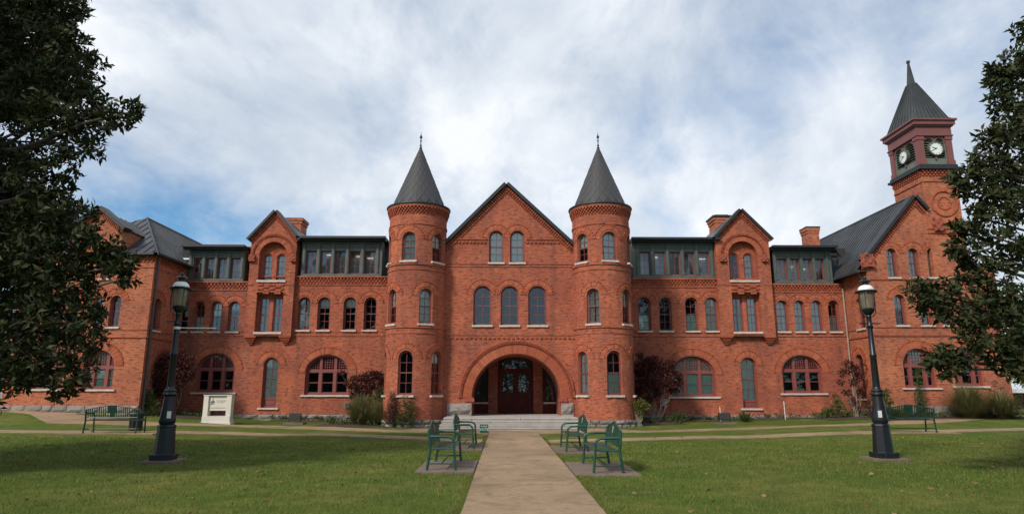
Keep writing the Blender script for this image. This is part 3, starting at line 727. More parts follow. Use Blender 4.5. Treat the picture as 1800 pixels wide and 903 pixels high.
    band(bands, xl, fl - .06, PZ(501, DP, xm), PZ(499, DP, xm), mp, .03); band(bands, fr_ + .06, xr, PZ(501, DP, xm), PZ(499, DP, xm), mp, .03)
    # pilaster corbels under the bay
    for X in (xl, xr - .62):
        for k in range(5): corb.box(X + .05 * k, X + .62 - .05 * k, -.02 + .05 * k, .3, zb - .085 * (k + 1), zb - .085 * k - .006, mp)
    ov = .14
    L0, A0, R0 = (xl - ov, ze - ov * .9), (xa, za + .02), (xr + ov, ze - ov * .9)
    for o, hgt, pr in ((.04, .09, .09), (.155, .075, .065)):
        rake(corb, L0, A0, mp, hgt, pr, o, 20, .58); rake(corb, A0, R0, mp, hgt, pr, o, 20, .58)
    for a, c in ((L0, A0), (A0, R0)): rake(bands, a, c, mp, .035, .10, 0)
    cb = MB(); coping(cb, [L0, A0, R0], mp, .125, depth=.4); part(cb, 'gable_coping', BLACKT)
    rf = MB(); y0, y1 = DP + .2, DM + 5
    rf.face([(xl - ov, y0, ze - .05), (xa, y0, za + .06), (xa, y1, za + .06), (xl - ov, y1, ze - .05)]); rf.face([(xr + ov, y0, ze - .05), (xr + ov, y1, ze - .05), (xa, y1, za + .06), (xa, y0, za + .06)])
    part(rf, 'bay_roof', METAL)
CARV = []
def carved(loc, w, d, h, rz=0):
    if not CARV:
        for k in range(3):
            bm = bmesh.new(); bmesh.ops.create_cube(bm, size=1); bmesh.ops.subdivide_edges(bm, edges=bm.edges, cuts=5, use_grid_fill=True)
            for v in bm.verts:
                p = v.co.copy(); q = p.length; n = p.normalized()
                v.co = p * .72 + n * .16 + n * .10 * math.sin(9 * p.x + k) * math.cos(11 * p.z + 2 * k) + n * random.uniform(-.035, .05)
                v.co.z += .5
            me = bpy.data.meshes.new('carved_stop'); bm.to_mesh(me); bm.free(); me.materials.append(TERRA); CARV.append(me)
    o = link('carved_stop', random.choice(CARV), hall, loc, rz); o.scale = (w, d * 2, h); return o
gabled_bay(PIL, (480, 367), 414, (449, 497.5, 425, 517), 0, 0, (444, 492), (0, 583), (495, 517), ['full', 'full'], ['curtain', 'curtain'], 590, 477)
gabled_bay(PIR, (1306, 365), 414, (1286.5, 1337.5, 424, 517), 0, 0, (443, 492), (0, 582.5), (495, 517), ['dark', 'full'], ['curtain', 'full'], 590, 1310)
# ---------------------------------------------------------------- entrance gable
mpG = front(DG); XGL, XGR = XT[0] + .6, XT[1] - .6
zG = lambda y: PZ(y, DG, 890)
xga = P(886, 319, DG)[0] + .12; zga = zG(319) - .22
gl, gr = PX(779, 430, DG), PX(1010, 430, DG); zge = zG(430) - .15
holes = []
zfl = .50
ea0, ea1 = PX(829.5, 690, DG), PX(986, 690, DG); ew = round(ea1 - ea0, 2); eu = (ea0 + ea1) / 2; ezt = zG(621.5)
hE = ezt - zfl; rE = ew / 2 * .97
holes.append(at_hole(eu, zfl, ew, hE, rE, 32))
for (x0, x1), lk in zip(((832, 864), (880, 912), (928.5, 961)), ('dark', 'dark', 'dark')):
    u, z, w_, h_ = wpos(x0, x1, 502, 571, DG, 890); w_, h_ = round(w_, 2), round(h_, 2)
    holes.append(at_hole(u, z, w_, h_, w_ / 2)); hood(u, z, w_, h_, w_ / 2, mpG, .22, .06)
    put_window(hall, sash_window(w_, h_, w_ / 2), u, .16, z, mpG, 0, w_, h_, w_ / 2, lk)
for (x0, x1) in ((859.7, 885), (896.5, 922)):
    u, z, w_, h_ = wpos(x0, x1, 405, 461, DG, 890); w_, h_ = round(w_, 2), round(h_, 2)
    holes.append(at_hole(u, z, w_, h_, w_ / 2)); hood(u, z, w_, h_, w_ / 2, mpG, .22, .06)
    put_window(hall, sash_window(w_, h_, w_ / 2), u, .16, z, mpG, 0, w_, h_, w_ / 2, 'full')
mb = MB(); panel(mb, [(XGL - .2, zb2), (XGR + .2, zb2), (gr, zge), (xga, zga), (gl, zge)], holes, mpG, .30)
part(mb, 'entrance_gable', B1, uv=True)
arch_ring(arches, eu, zfl + hE - rE, ew / 2 + .015, rE + .015, .42, mpG, 88, .025, gap=.2, back=True)
arch_ring(corb, eu, zfl + hE - rE, ew / 2 + .47, rE + .47, .10, mpG, 90, .085, gap=.42)
arch_ring(arches, eu, zfl + hE - rE, ew / 2 + .58, rE + .58, .07, mpG, 96, .09, gap=.05)
for y in (588, 463.5, 468): band(bands, XGL, XGR, zG(y) - .03, zG(y) + .03, mpG, .03)
dentils(corb, XGL, XGR, zG(595), zG(592), mpG, .10, .12, .05)
for s0, s1 in ((786, 857), (925, 1006)): dentils(corb, PX(s0, 425, DG), PX(s1, 425, DG), zG(427.5), zG(424), mpG, .10, .08, .06); band(bands, PX(s0, 425, DG), PX(s1, 425, DG), zG(421.5), zG(420), mpG, .05)
ov = .12; sl_ = (zga - zge) / (xga - gl); sr_ = (zga - zge) / (gr - xga)
L0, A0, R0 = (gl - ov, zge - ov * sl_), (xga, zga + .02), (gr + ov, zge - ov * sr_)
for o, hg, pr in ((.05, .11, .10), (.18, .09, .07)):
    rake(corb, L0, A0, mpG, hg, pr, o, 40, .58); rake(corb, A0, R0, mpG, hg, pr, o, 40, .58)
cb = MB(); coping(cb, [L0, A0, R0], mpG, .15, depth=.4); part(cb, 'gable_coping', BLACKT)
rf = MB(); y0, y1 = DG + .2, DM + 7
rf.face([(L0[0], y0, L0[1] + .05), (xga, y0, zga + .08), (xga, y1, zga + .08), (L0[0], y1, L0[1] + .05)]); rf.face([(R0[0], y0, R0[1] + .05), (R0[0], y1, R0[1] + .05), (xga, y1, zga + .08), (xga, y0, zga + .08)])
rf.box(XT[0] - .9, gl + .1, DG + 1.7, DM + 2, zge - .1, zge + .35); rf.box(gr - .1, XT[1] + .9, DG + 1.7, DM + 2, zge - .1, zge + .35)
part(rf, 'entrance_roof', METAL)
# porch: back wall, door, lights beside it
DB = DG + 3.2; mpB = front(DB); hs = []
b0, b1 = PX(876, 690, DB), PX(937.5, 690, DB); dw = round(b1 - b0, 2); du = (b0 + b1) / 2; dh = round(PZ(623, DB, 907) - zfl, 2)
hs.append(at_hole(du, zfl, dw, dh, dw / 2 * .8, 20))
slz0, slz1 = PZ(706, DB, 850), PZ(632, DB, 850)
sl_w = []
for x0, x1 in ((832, 858), (957, 984)):
    a, c = PX(x0, 680, DB), PX(x1, 680, DB); sl_w.append(((a + c) / 2, c - a)); hs.append(at_hole((a + c) / 2, slz0, c - a, slz1 - slz0))
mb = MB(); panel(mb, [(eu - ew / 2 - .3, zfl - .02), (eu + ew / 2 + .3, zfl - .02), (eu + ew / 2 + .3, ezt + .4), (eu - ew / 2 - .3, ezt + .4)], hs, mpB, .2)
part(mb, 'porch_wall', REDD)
mb = MB()                                                # porch vault and cheeks
o_ = outline(ew, hE, rE, -.004, 32, bi=0)
for k in range(len(o_)):
    a, c = o_[k], o_[(k + 1) % len(o_)]
    if k == 0: continue
    mb.face([(eu + a[0], DG + .30, zfl + a[1]), (eu + c[0], DG + .30, zfl + c[1]), (eu + c[0], DB + .05, zfl + c[1]), (eu + a[0], DB + .05, zfl + a[1])])
part(mb, 'porch_vault', B3, uv=True)
mb = MB(); mb.box(eu - ew / 2 - .2, eu + ew / 2 + .2, DG - .2, DB + .4, zfl - .14, zfl + .004); part(mb, 'porch_floor', MARBLE)
for (u, w_) in sl_w:
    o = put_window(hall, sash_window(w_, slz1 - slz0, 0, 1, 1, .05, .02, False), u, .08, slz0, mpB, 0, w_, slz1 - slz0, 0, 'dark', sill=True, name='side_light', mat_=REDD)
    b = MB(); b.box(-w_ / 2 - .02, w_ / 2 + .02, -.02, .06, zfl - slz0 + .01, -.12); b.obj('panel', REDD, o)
for x in (866.5, 945.5):
    a = PX(x, 690, DB); b = MB(); b.box(a - .24, a + .24, DB - .10, DB + .02, zfl, PZ(640, DB, 900)); b.box(a - .28, a + .28, DB - .14, DB + .02, PZ(640, DB, 900), PZ(634, DB, 900)); part(b, 'pilaster', B3, uv=True)
dr = link('door_frame', None, hall); b = MB(); frame_ring(b, dw, dh, dw / 2 * .8, 0, .09, 0, .15); tr = dh - dw / 2 * .8 - .05
b.box(-dw / 2 + .09, dw / 2 - .09, .01, .14, tr - .06, tr + .06)
bpy.data.objects.remove(dr)
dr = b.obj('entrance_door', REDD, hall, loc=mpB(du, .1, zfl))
c = clip(outline(dw, dh, dw / 2 * .8, .08), -9, 9, tr + .06, 99); b = MB(); b.face([(x, .08, z) for x, z in c]); b.obj('transom_pane', GLASS, dr)
for s in (-1, 1):
    lw2 = dw / 2 - .09; b = MB(); x0, x1 = sorted((s * .008, s * (lw2 - .004)))
    zt_ = tr - .065; st_ = .14
    for a, c, z0_, z1_ in ((x0, x0 + st_, .02, zt_), (x1 - st_, x1, .02, zt_), (x0 + st_, x1 - st_, zt_ - .15, zt_), (x0 + st_, x1 - st_, .02, .28), (x0 + st_, x1 - st_, zt_ * .43, zt_ * .43 + .16)): b.box(a, c, .04, .10, z0_, z1_)
    b.box(x0 + st_, x1 - st_, .06, .09, .28, zt_ * .43); b.box(x0 + st_ + .06, x1 - st_ - .06, .048, .062, .34, zt_ * .43 - .06)
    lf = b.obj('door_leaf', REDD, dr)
    b = MB(); b.face([(x0 + st_, .07, zt_ * .43 + .16), (x1 - st_, .07, zt_ * .43 + .16), (x1 - st_, .07, zt_ - .15), (x0 + st_, .07, zt_ - .15)]); link('door_pane', b.mesh('door_pane', GLASS, fix=False), dr)
    b = MB(); b.tube([(s * .09, -.02, zt_ * .42), (s * .09, -.02, zt_ * .42 + .28)], .014, 8); b.tube([(s * .09, .05, zt_ * .42 + .03), (s * .09, -.02, zt_ * .42 + .03)], .010, 6); b.obj('handle', IRON, dr)
# stone piers and terracotta imposts at the foot of the arch
for x0, x1, q in ((785, 829.5, 1), (986, 1009, -1)):
    a, c = PX(x0, 715, DG), PX(x1, 715, DG); zs0, zs1 = .08, PZ(708, DG, 900)
    stones(a, c, zs0, zs1, 2, front(DG - .02), lambda u: 0, 1.1, .03)
    a2, c2 = (c - .30, c + .06) if q > 0 else (a - .06, a + .30)
    b = MB()
    for k, (p, hh) in enumerate(((.06, .07), (.10, .10), (.05, .09))): z = zs1 + sum((.07, .10, .09)[:k]); b.box(a2 - p * .5 if q < 0 else a2, c2 + (p * .5 if q > 0 else 0), -p, .25, z + .002, z + hh, mpG)
    part(b, 'impost', TERRA)
# marble steps, every slab a sub-part
stp = link('entrance_steps', None, hall, (0, 0, 0))
SL = {}
for k in range(4):
    yF = 28.45 + .34 * k; x0, x1 = -2.78 + .05 * k, 3.42 - .05 * k; z0, z1 = (.125 * k) - (.1 if k == 0 else 0), .125 * (k + 1)
    x = x0 - (.9 if k % 2 else 0.)
    while x < x1 - .05:
        a, c = max(x, x0), min(x + 2.05 + .03 * k, x1)
        if c - a > .1:
            b = MB(); b.box(a + .009, c - .009, yF, yF + (.36 if k < 3 else 2.2), z0 + (.014 if k else 0), z1 - .045); b.box(a + .006, c - .006, yF - .028, yF + (.36 if k < 3 else 2.2), z1 - .044, z1 - .003 * (k % 2)); b.obj('step_slab', MARBLE, stp)
        x += 2.05 + .03 * k
# ---------------------------------------------------------------- round towers
def turret(cxt, sgn, angs, looks):
    mp = cyl(cxt, YT, RT); Df = YT - RT; zf = lambda y: PZ(y, Df, 728 if sgn < 0 else 1060)
    zt = zf(362); holes = []
    rows = [(615.5, 694, angs[0]), (505.5, 567.5, angs[1]), (406.5, 457, angs[2])]
    for ri, (yt, yb, aa) in enumerate(rows):
        z0, h = zf(yb), zf(yt) - zf(yb); w_ = round([27, 24, 26][ri] / FPX * 31.0 * 1.02, 2); h = round(h, 2)
        for q, a in enumerate(aa):
            u = R(a) * RT; holes.append(at_hole(u, z0, w_, h, w_ / 2)); hood(u, z0, w_, h, w_ / 2, mp, .20, .10)
            o = put_window(hall, sash_window(w_, h, w_ / 2, 2, 4, .06), u, .13, z0, mp, R(a), w_, h, w_ / 2, looks[ri][q], wall_d=.02)
    mb = MB(); hw = PI * RT
    panel(mb, [(-hw * .75, zb2), (hw * .75, zb2), (hw * .75, zt), (-hw * .75, zt)], holes, mp, .24, seg=.16)
    n_ = 8; a0 = .75 * PI                                    # plain back of the drum
    mb.grid([[(cxt + RT * math.sin(a0 + (2 * PI - 2 * a0) * k / n_), YT - RT * math.cos(a0 + (2 * PI - 2 * a0) * k / n_), z) for k in range(n_ + 1)] for z in (zb2, zt)], False, True)
    part(mb, 'turret_wall', B1 if sgn < 0 else B1, uv=True)
    b = MB(); b.lathe([(.95, 0), (.95, zt)], 20, (cxt, YT)); b.lathe([(0.01, zt - .02), (RT - .02, zt - .02)], 24, (cxt, YT)); part(b, 'dark_core', VOID)
    for y, p in ((574, .05), (584, .03), (463, .05), (472, .03), (392, .035)):
        band(bands, -hw * .7, hw * .7, zf(y) - .035, zf(y) + .035, mp, p, .16)
    # corbelled cornice
    for k in range(4): dentils(corb, -hw * .75, hw * .75, zt - .09 * (k + 1) + .012, zt - .09 * k, mp, .085, .075, .13 - .03 * k, off=k % 2)
    b = MB(); b.lathe([(RT + .02, zt - .02), (RT + .13, zt + .0), (RT + .14, zt + .10), (RT + .02, zt + .11)], 48, (cxt, YT)); part(b, 'cornice', B1, uv=True)
    b = MB(); b.lathe([(RT + .10, zt + .112), (RT + .17, zt + .112), (RT + .185, zt + .15), (RT + .175, zt + .19), (RT - .2, zt + .215)], 48, (cxt, YT)); part(b, 'gutter', BLACKT)
    # cone: overlapping lozenge slates, each a sub-part
    zc0, zap = zt + .19, PZ(258, YT, 728 if sgn < 0 else 1058); rc = RT - .06; H = zap - zc0
    b = MB(); b.lathe([(rc, zc0), (rc * .62, zc0 + H * .385), (rc * .3, zc0 + H * .71), (.03, zap - .02)], 40, (cxt, YT)); cone = part(b, 'turret_roof', SHING)
    na, nr = 18, 11; key = 'sh'
    zz = [zc0 + H * (1 - .93 ** 0 * (1 - k / (nr + .6))) for k in range(nr + 2)]
    rr = lambda z: rc * max(0, 1 - (z - zc0) / H) + .004
    for k in range(nr):
        z0, z1, z2 = zz[k] - (0 if k else .0), zz[k + 1], min(zz[k + 2], zap - .05); da = PI / na; mb = MB()
        f = lambda a, z, e: ((rr(z) + e) * math.sin(a), -(rr(z) + e) * math.cos(a), z)
        pts = [f(0, z0, .022), f(da, z1, .012), f(0, z2, .004), f(-da, z1, .012), f(0, z1, .016)]
        low = [f(0, z0, -.01), f(da, z1, -.01), f(-da, z1, -.01)]
        mb.face([pts[0], pts[1], pts[4]]); mb.face([pts[1], pts[2], pts[4]]); mb.face([pts[2], pts[3], pts[4]]); mb.face([pts[3], pts[0], pts[4]])
        mb.face([low[0], low[1], pts[1], pts[0]]); mb.face([low[2], low[0], pts[0], pts[3]])
        me = mb.mesh('slate', SHING)
        for q in range(na): link('slate', me, cone, (cxt, YT, 0), 2 * PI * (q + .5 * (k % 2)) / na)
    zf_ = PZ(232, YT, 728 if sgn < 0 else 1058); z = zap - .12; hh = zf_ - z
    b = MB(); b.lathe([(.07, z), (.075, z + .06 * hh), (.03, z + .12 * hh), (.06, z + .2 * hh), (.025, z + .26 * hh), (.025, z + .42 * hh), (.05, z + .46 * hh), (.03, z + .5 * hh), (.022, z + .58 * hh), (.075, z + .68 * hh), (.05, z + .76 * hh), (.02, z + .82 * hh), (.004, z + hh)], 12, (cxt, YT)); part(b, 'finial', BLACKT)
    stones(-hw * .62, hw * .62, .0, zf(738), 2, cyl(cxt, YT, RT), lambda u: u / RT, .5, .07)
turret(XT[0], -1, [(-9, 57, -74), (-47, 27), (-10, 52, -72)], [['dark', 'top', 'dark'], ['half', 'full'], ['full', 'half', 'dark']])
turret(XT[1], 1, [(11, -56, 74), (-27, 46), (9, -50, 70)], [['low', 'full', 'dark'], ['curtain', 'half'], ['full', 'half', 'dark']])
# ---------------------------------------------------------------- left wing
mpL = front(DL); XL0 = PX(14, 700, DL) - .3; zeL = PZ(449, DL, 268)
holes = []
def wing_win(x0, x1, yt, yb, D, mp, look, rise_k=.5):
    u, z, w_, h_ = wpos(x0, x1, yt, yb, D); w_, h_ = round(w_, 2), round(h_, 2); r_ = round(w_ * rise_k, 2)
    holes.append(at_hole(u, z, w_, h_, r_)); hood(u, z, w_, h_, r_, mp, .20, .10)
    put_window(hall, sash_window(w_, h_, r_), u, REV, z, mp, 0, w_, h_, r_, look)
for x0, x1, lk in ((192, 211, 'dark'), (161, 180, 'top'), (118, 137, 'top'), (84, 103, 'top')): wing_win(x0, x1, 519, 574, DL, mpL, lk)
great(holes, 145.5, 200, 615, 683.5, DL, mpL, 'green', None, .28, .5, .56, lattice=(4, 4)); great(holes, 58, 110, 615, 683, DL, mpL, 'green', None, .28, .5, .56, lattice=(4, 4))
# gabled block of the left wing
apx = P(178, 362, DL); xgr = PX(214, 425, DL); hw_ = xgr - apx[0]; zel = PZ(402, DL, 213)
wb = []
for x0, x1 in ((150, 166), (186, 202)):
    u, z, w_, h_ = wpos(x0, x1, 441, 489, DL); u = apx[0] + (.62 if x0 > 170 else -.62); w_, h_ = round(w_, 2), round(h_, 2)
    wb.append(at_hole(u, z, w_, h_, w_ / 2)); hood(u, z, w_, h_, w_ / 2, mpL, .16, .06); put_window(hall, sash_window(w_, h_, w_ / 2), u, REV, z, mpL, 0, w_, h_, w_ / 2, 'full')
mb = MB(); panel(mb, [(XL0, zb2), (XLW, zb2), (XLW, zeL), (apx[0] + hw_, zeL), (apx[0] + hw_, zel), (apx[0], apx[1] - .2), (apx[0] - hw_, zel), (apx[0] - hw_, zeL), (XL0, zeL)], holes + wb, mpL, .26)
mb.face([(apx[0] + hw_, DL, zeL - .1), (apx[0] + hw_, DL + 2.6, zeL - .1), (apx[0] + hw_, DL + 2.6, zel), (apx[0] + hw_, DL, zel)]); mb.face([(apx[0] - hw_, DL, zeL - .1), (apx[0] - hw_, DL + 2.6, zeL - .1), (apx[0] - hw_, DL + 2.6, zel), (apx[0] - hw_, DL, zel)])
holes = []; mpLs = sideR(XLW)
def side_win(X, xc, yt, yb, wid, mp, rz, look, sgn, low=0):
    r = ray(xc, (yt + yb) / 2); t = X / r[0]; Y = r[1] * t; u = sgn * Y
    z0, z1 = PZ(yb, Y, xc), PZ(yt, Y, xc); h_ = round(z1 - z0, 2)
    holes.append(at_hole(u, z0, wid, h_, wid / 2)); hood(u, z0, wid, h_, wid / 2, mp, .20, .10)
    put_window(hall, sash_window(wid, h_, wid / 2), u, REV, z0, mp, rz, wid, h_, wid / 2, look)
side_win(XLW, 276, 524, 580, .72, mpLs, PI / 2, 'dark', 1); side_win(XLW, 283, 625, 690, .72, mpLs, PI / 2, 'dark', 1)
panel(mb, [(DL, zb2), (DM + 3, zb2), (DM + 3, zeL), (DL, zeL)], holes, mpLs, .26)
mb.face([(XL0, DL, zb2), (XL0, DL + 14, zb2), (XL0, DL + 14, zeL), (XL0, DL, zeL)]); part(mb, 'wing_wall', B2, uv=True)
b = MB(); b.box(XL0 + .8, XLW - 1.0, DL + 1.0, DL + 12, 0, zeL - .1); b.box(apx[0] - hw_ + .1, apx[0] + hw_ - .1, DL + .7, DL + 2.4, zeL - .2, zel - .1); part(b, 'dark_core', VOID)
for k in range(3): dentils(corb, XL0, apx[0] - hw_, zeL - .11 - .11 * k, zeL - .02 - .11 * k, mpL, .1, .09, .08 - .02 * k, off=k % 2); dentils(corb, apx[0] + hw_, XLW, zeL - .11 - .11 * k, zeL - .02 - .11 * k, mpL, .1, .09, .08 - .02 * k, off=k % 2); dentils(corb, DL, DM, zeL - .11 - .11 * k, zeL - .02 - .11 * k, mpLs, .1, .09, .08 - .02 * k, off=k % 2)
for mp_, a, c in ((mpL, XL0, XLW), (mpLs, DL, DM)):
    zz = PZ(592, DL, 230); band(bands, a, c, zz - .04, zz + .04, mp_, .05); zz = PZ(579, DL, 230); band(bands, a, c, zz - .03, zz + .02, mp_, .03); band(bands, a, c, zeL - .62, zeL - .56, mp_, .03)
stones(XL0, XLW, .35, PZ(712, DL, 120), 2, mpL, lambda u: 0, .6); stones(DL, DM, .1, PZ(718, DL, 250), 2, mpLs, lambda u: PI / 2, .6)
def seamed(mb, a, b, c, d, pitch=.42, h=.035):
    """metal roof slope a-b (eave) to d-c (ridge) with raised seams running up the slope"""
    a, b, c, d = V(a), V(b), V(c), V(d); mb.face([a, b, c, d]); n = (b - a).cross(d - a).normalized(); n = -n if n.z < 0 else n
    k_ = max(2, int((b - a).length / pitch)); e = (b - a).normalized()
    for k in range(k_ + 1):
        p = a + (b - a) * (k / k_); q = d + (c - d) * (k / k_)
        mb.obox(p - e * .012, e * .024, q - p, n * h)
def seam_par(mb, poly, up, pitch=.42, h=.035):
    """planar metal slope of any outline with parallel seams along the direction up"""
    poly = [V(p) for p in poly]; n = (poly[1] - poly[0]).cross(poly[2] - poly[1]).normalized(); n = -n if n.z < 0 else n
    mb.face(poly); up = V(up); up = (up - n * up.dot(n)).normalized(); e = up.cross(n).normalized(); o = poly[0]
    q = [((p - o).dot(e), (p - o).dot(up)) for p in poly]; lo, hi = min(a for a, _ in q), max(a for a, _ in q)
    s = lo + pitch * .5
    while s < hi:
        ys = []
        for k in range(len(q)):
            (a0, b0_), (a1, b1_) = q[k - 1], q[k]
            if (a0 - s) * (a1 - s) < 0: ys.append(b0_ + (b1_ - b0_) * (s - a0) / (a1 - a0))
        if len(ys) >= 2: mb.obox(o + e * (s - .012) + up * min(ys), e * .024, up * (max(ys) - min(ys)), n * h)
        s += pitch
xe0, xe1, ye0, ye1 = XL0 - .25, XLW + .25, DL - .25, DL + 15
YA = 31.7
while P(257.5, 383, YA)[0] > (xe0 + xe1) / 2 and YA < 42: YA += .05
XA, ZA = P(257.5, 383, YA); XA = (xe0 + xe1) / 2
rf = MB()
A, A2 = (XA, YA, ZA), (XA, ye1, ZA)
seam_par(rf, [(xe1, ye0, zeL), (xe1, ye1, zeL), A2, A], (-1, 0, 1.2)); seam_par(rf, [(xe0, ye1, zeL), (xe0, ye0, zeL), A, A2], (1, 0, 1.2)); seam_par(rf, [(xe0, ye0, zeL), (xe1, ye0, zeL), A], (0, 1, 1.2))
xa_, za_ = apx[0], apx[1] - .18; h2 = hw_ + .1
B0, B1_ = (xa_, DL + .2, za_), (xa_, DL + 4.2, za_)
seam_par(rf, [(xa_ + h2, DL + .2, zel), (xa_ + h2, DL + 4.2, zel), B1_, B0], (-1, 0, 1)); seam_par(rf, [(xa_ - h2, DL + 4.2, zel), (xa_ - h2, DL + .2, zel), B0, B1_], (1, 0, 1))
rf.box(xe0, xe1, DL - .3, DL - .06, zeL + .0, zeL + .10); rf.box(XLW + .06, XLW + .3, DL - .3, DM + 1, zeL + .0, zeL + .10)
rf.tube([A, (xe1, ye0, zeL)], .05, 6); rf.tube([A, A2], .06, 6)
part(rf, 'wing_roof', METAL)
ov = .1; L0, A0, R0 = (apx[0] - hw_ - ov, zel - ov), (apx[0], apx[1] - .18), (apx[0] + hw_ + ov, zel - ov)
for o, hg, pr in ((.05, .09, .09), (.16, .08, .06)): rake(corb, L0, A0, mpL, hg, pr, o, 16, .58); rake(corb, A0, R0, mpL, hg, pr, o, 16, .58)
cb = MB(); coping(cb, [L0, A0, R0], mpL, .18, depth=.45); part(cb, 'gable_coping', BLACKT)
b = MB(); Yd = DL + .22; b.tube([(XLW + .09, Yd, zeL), (XLW + .09, Yd, .4)], .05, 8)
for z in (2.2, 4.6, 7.): b.box(XLW, XLW + .13, Yd - .08, Yd + .08, z, z + .05)
part(b, 'downspout', PIPE)
b = MB(); Xd = XRW - .1; b.tube([(Xd, DM - .09, zo_r - .3), (Xd, DM - .09, .3)], .045, 8); part(b, 'downspout', PIPEB)
# ---------------------------------------------------------------- right wing
mpR = front(DR); XR1 = PX(1778, 700, DR) + .1; ap = P(1604, 341, DR); zkn = PZ(455, DR, 1520)
XTL = PX(1618, 297, DR); XTR = XTL + 1.82
holes = []
for x0, x1, lk in ((1559.6, 1578, 'full'), (1597.5, 1616, 'full'), (1631, 1650, 'full'), (1664, 1683, 'dark')): wing_win(x0, x1, 436, 487, DR, mpR, lk)
for x0, x1, lk in ((1573, 1593, 'half'), (1617, 1637, 'low'), (1655, 1675, 'dark'), (1700, 1720, 'dark')): wing_win(x0, x1, 517, 571, DR, mpR, lk)
great(holes, 1588, 1645, 612, 681, DR, mpR, 'half', None, .27, .5, .56, lattice=(4, 4)); great(holes, 1676, 1728, 610, 678, DR, mpR, 'dark', None, .27, .5, .56, lattice=(4, 4))
xsym = 2 * ap[0] - XRW; slp = (ap[1] - zkn) / (ap[0] - XRW); zt1 = ap[1] - slp * (XTL - ap[0])
mb = MB(); panel(mb, [(XRW, zb2), (XR1, zb2), (XR1, zkn - .4), (XTL + .2, zkn - .4), (XTL + .2, zt1 - .25), (ap[0], ap[1] - .22), (XRW, zkn - .22)], holes, mpR, .26)
holes = []; mpRs = sideL(XRW)
side_win(XRW, 1512.5, 523, 577, .72, mpRs, -PI / 2, 'half', -1); side_win(XRW, 1513, 622, 700, .72, mpRs, -PI / 2, 'dark', -1)
zeR = PZ(459, DR, 1512)
panel(mb, [(-DM - 3, zb2), (-DR, zb2), (-DR, zeR), (-DM - 3, zeR)], holes, mpRs, .26)
mb.face([(XR1, DR, zb2), (XR1, DR + 13, zb2), (XR1, DR + 13, zkn - .4), (XR1, DR, zkn - .4)]); part(mb, 'wing_wall', B2, uv=True)
b = MB(); b.box(XRW + 1, XR1 - .8, DR + 1, DR + 12, 0, zkn - .5); b.box(ap[0] - 1.6, ap[0] + 1.4, DR + 1, DR + 6, zkn - .5, zkn + .6); part(b, 'dark_core', VOID)
for mp_, a, c in ((mpR, XRW, XR1), (mpRs, -DM, -DR)):
    zz = PZ(589, DR, 1560); band(bands, a, c, zz - .04, zz + .04, mp_, .05); zz = PZ(574.5, DR, 1560); band(bands, a, c, zz - .03, zz + .02, mp_, .03); zz = PZ(491, DR, 1600)
band(bands, XRW, XR1, zz - .03, zz + .03, mpR, .04)
for k in range(3): dentils(corb, -DM, -DR, zeR - .14 - .11 * k, zeR - .05 - .11 * k, mpRs, .1, .09, .08 - .02 * k, off=k % 2)
stones(XRW, XR1, .05, PZ(712, DR, 1620), 2, mpR, lambda u: 0, .6); stones(-DM, -DR, .05, PZ(718, DR, 1530), 2, mpRs, lambda u: -PI / 2, .6)
L0, A0, R0 = (XRW - .05, zkn - .05 * slp - .02), (ap[0], ap[1] - .2), (XTL - .02, zt1 - .2)
for o, hg, pr in ((.06, .10, .10), (.19, .09, .07)): rake(corb, L0, A0, mpR, hg, pr, o, 34, .58); rake(corb, A0, R0, mpR, hg, pr, o, 10, .58)
cb = MB(); coping(cb, [L0, A0, R0], mpR, .15, depth=.4); part(cb, 'gable_coping', BLACKT)
rf = MB(); yb_ = DR + 15; y0 = DR + .25; za_ = ap[1] - .1
xl_ = XRW - .45; zl_ = zkn - .1 - .45 * slp
seam_par(rf, [(xl_, yb_, zl_), (xl_, y0, zl_), (ap[0], y0, za_), (ap[0], yb_, za_)], (1, 0, slp), .36); seam_par(rf, [(xsym + .3, y0, zl_ + .1), (xsym + .3, yb_, zl_ + .1), (ap[0], yb_, za_), (ap[0], y0, za_)], (-1, 0, slp), .36)
rf.tube([(ap[0], y0, za_), (ap[0], yb_, za_)], .07, 6); rf.box(xl_ - .06, xl_ + .06, DR - .1, DM + 2.5, zl_ - .06, zl_ + .06); rf.box(xl_, XRW, DR - .05, DM + 2, zl_ - .02, zl_ + .0)
part(rf, 'wing_roof', METAL)
b = MB(); b.tube([(xl_, DR + .1, zl_), (xl_ + .25, DR + .15, zl_ - .35), (XRW - .09, DR + .25, zl_ - .6), (XRW - .09, DR + .25, .4)], .045, 8); part(b, 'downspout', PIPE)
c_ = P(1524, 456, DR); carved((c_[0], DR - .05, c_[1] - .42), .60, .16, .72); c_ = P(1646, 393, DR); carved((c_[0], DR - .12, c_[1] - .42), .46, .15, .66)
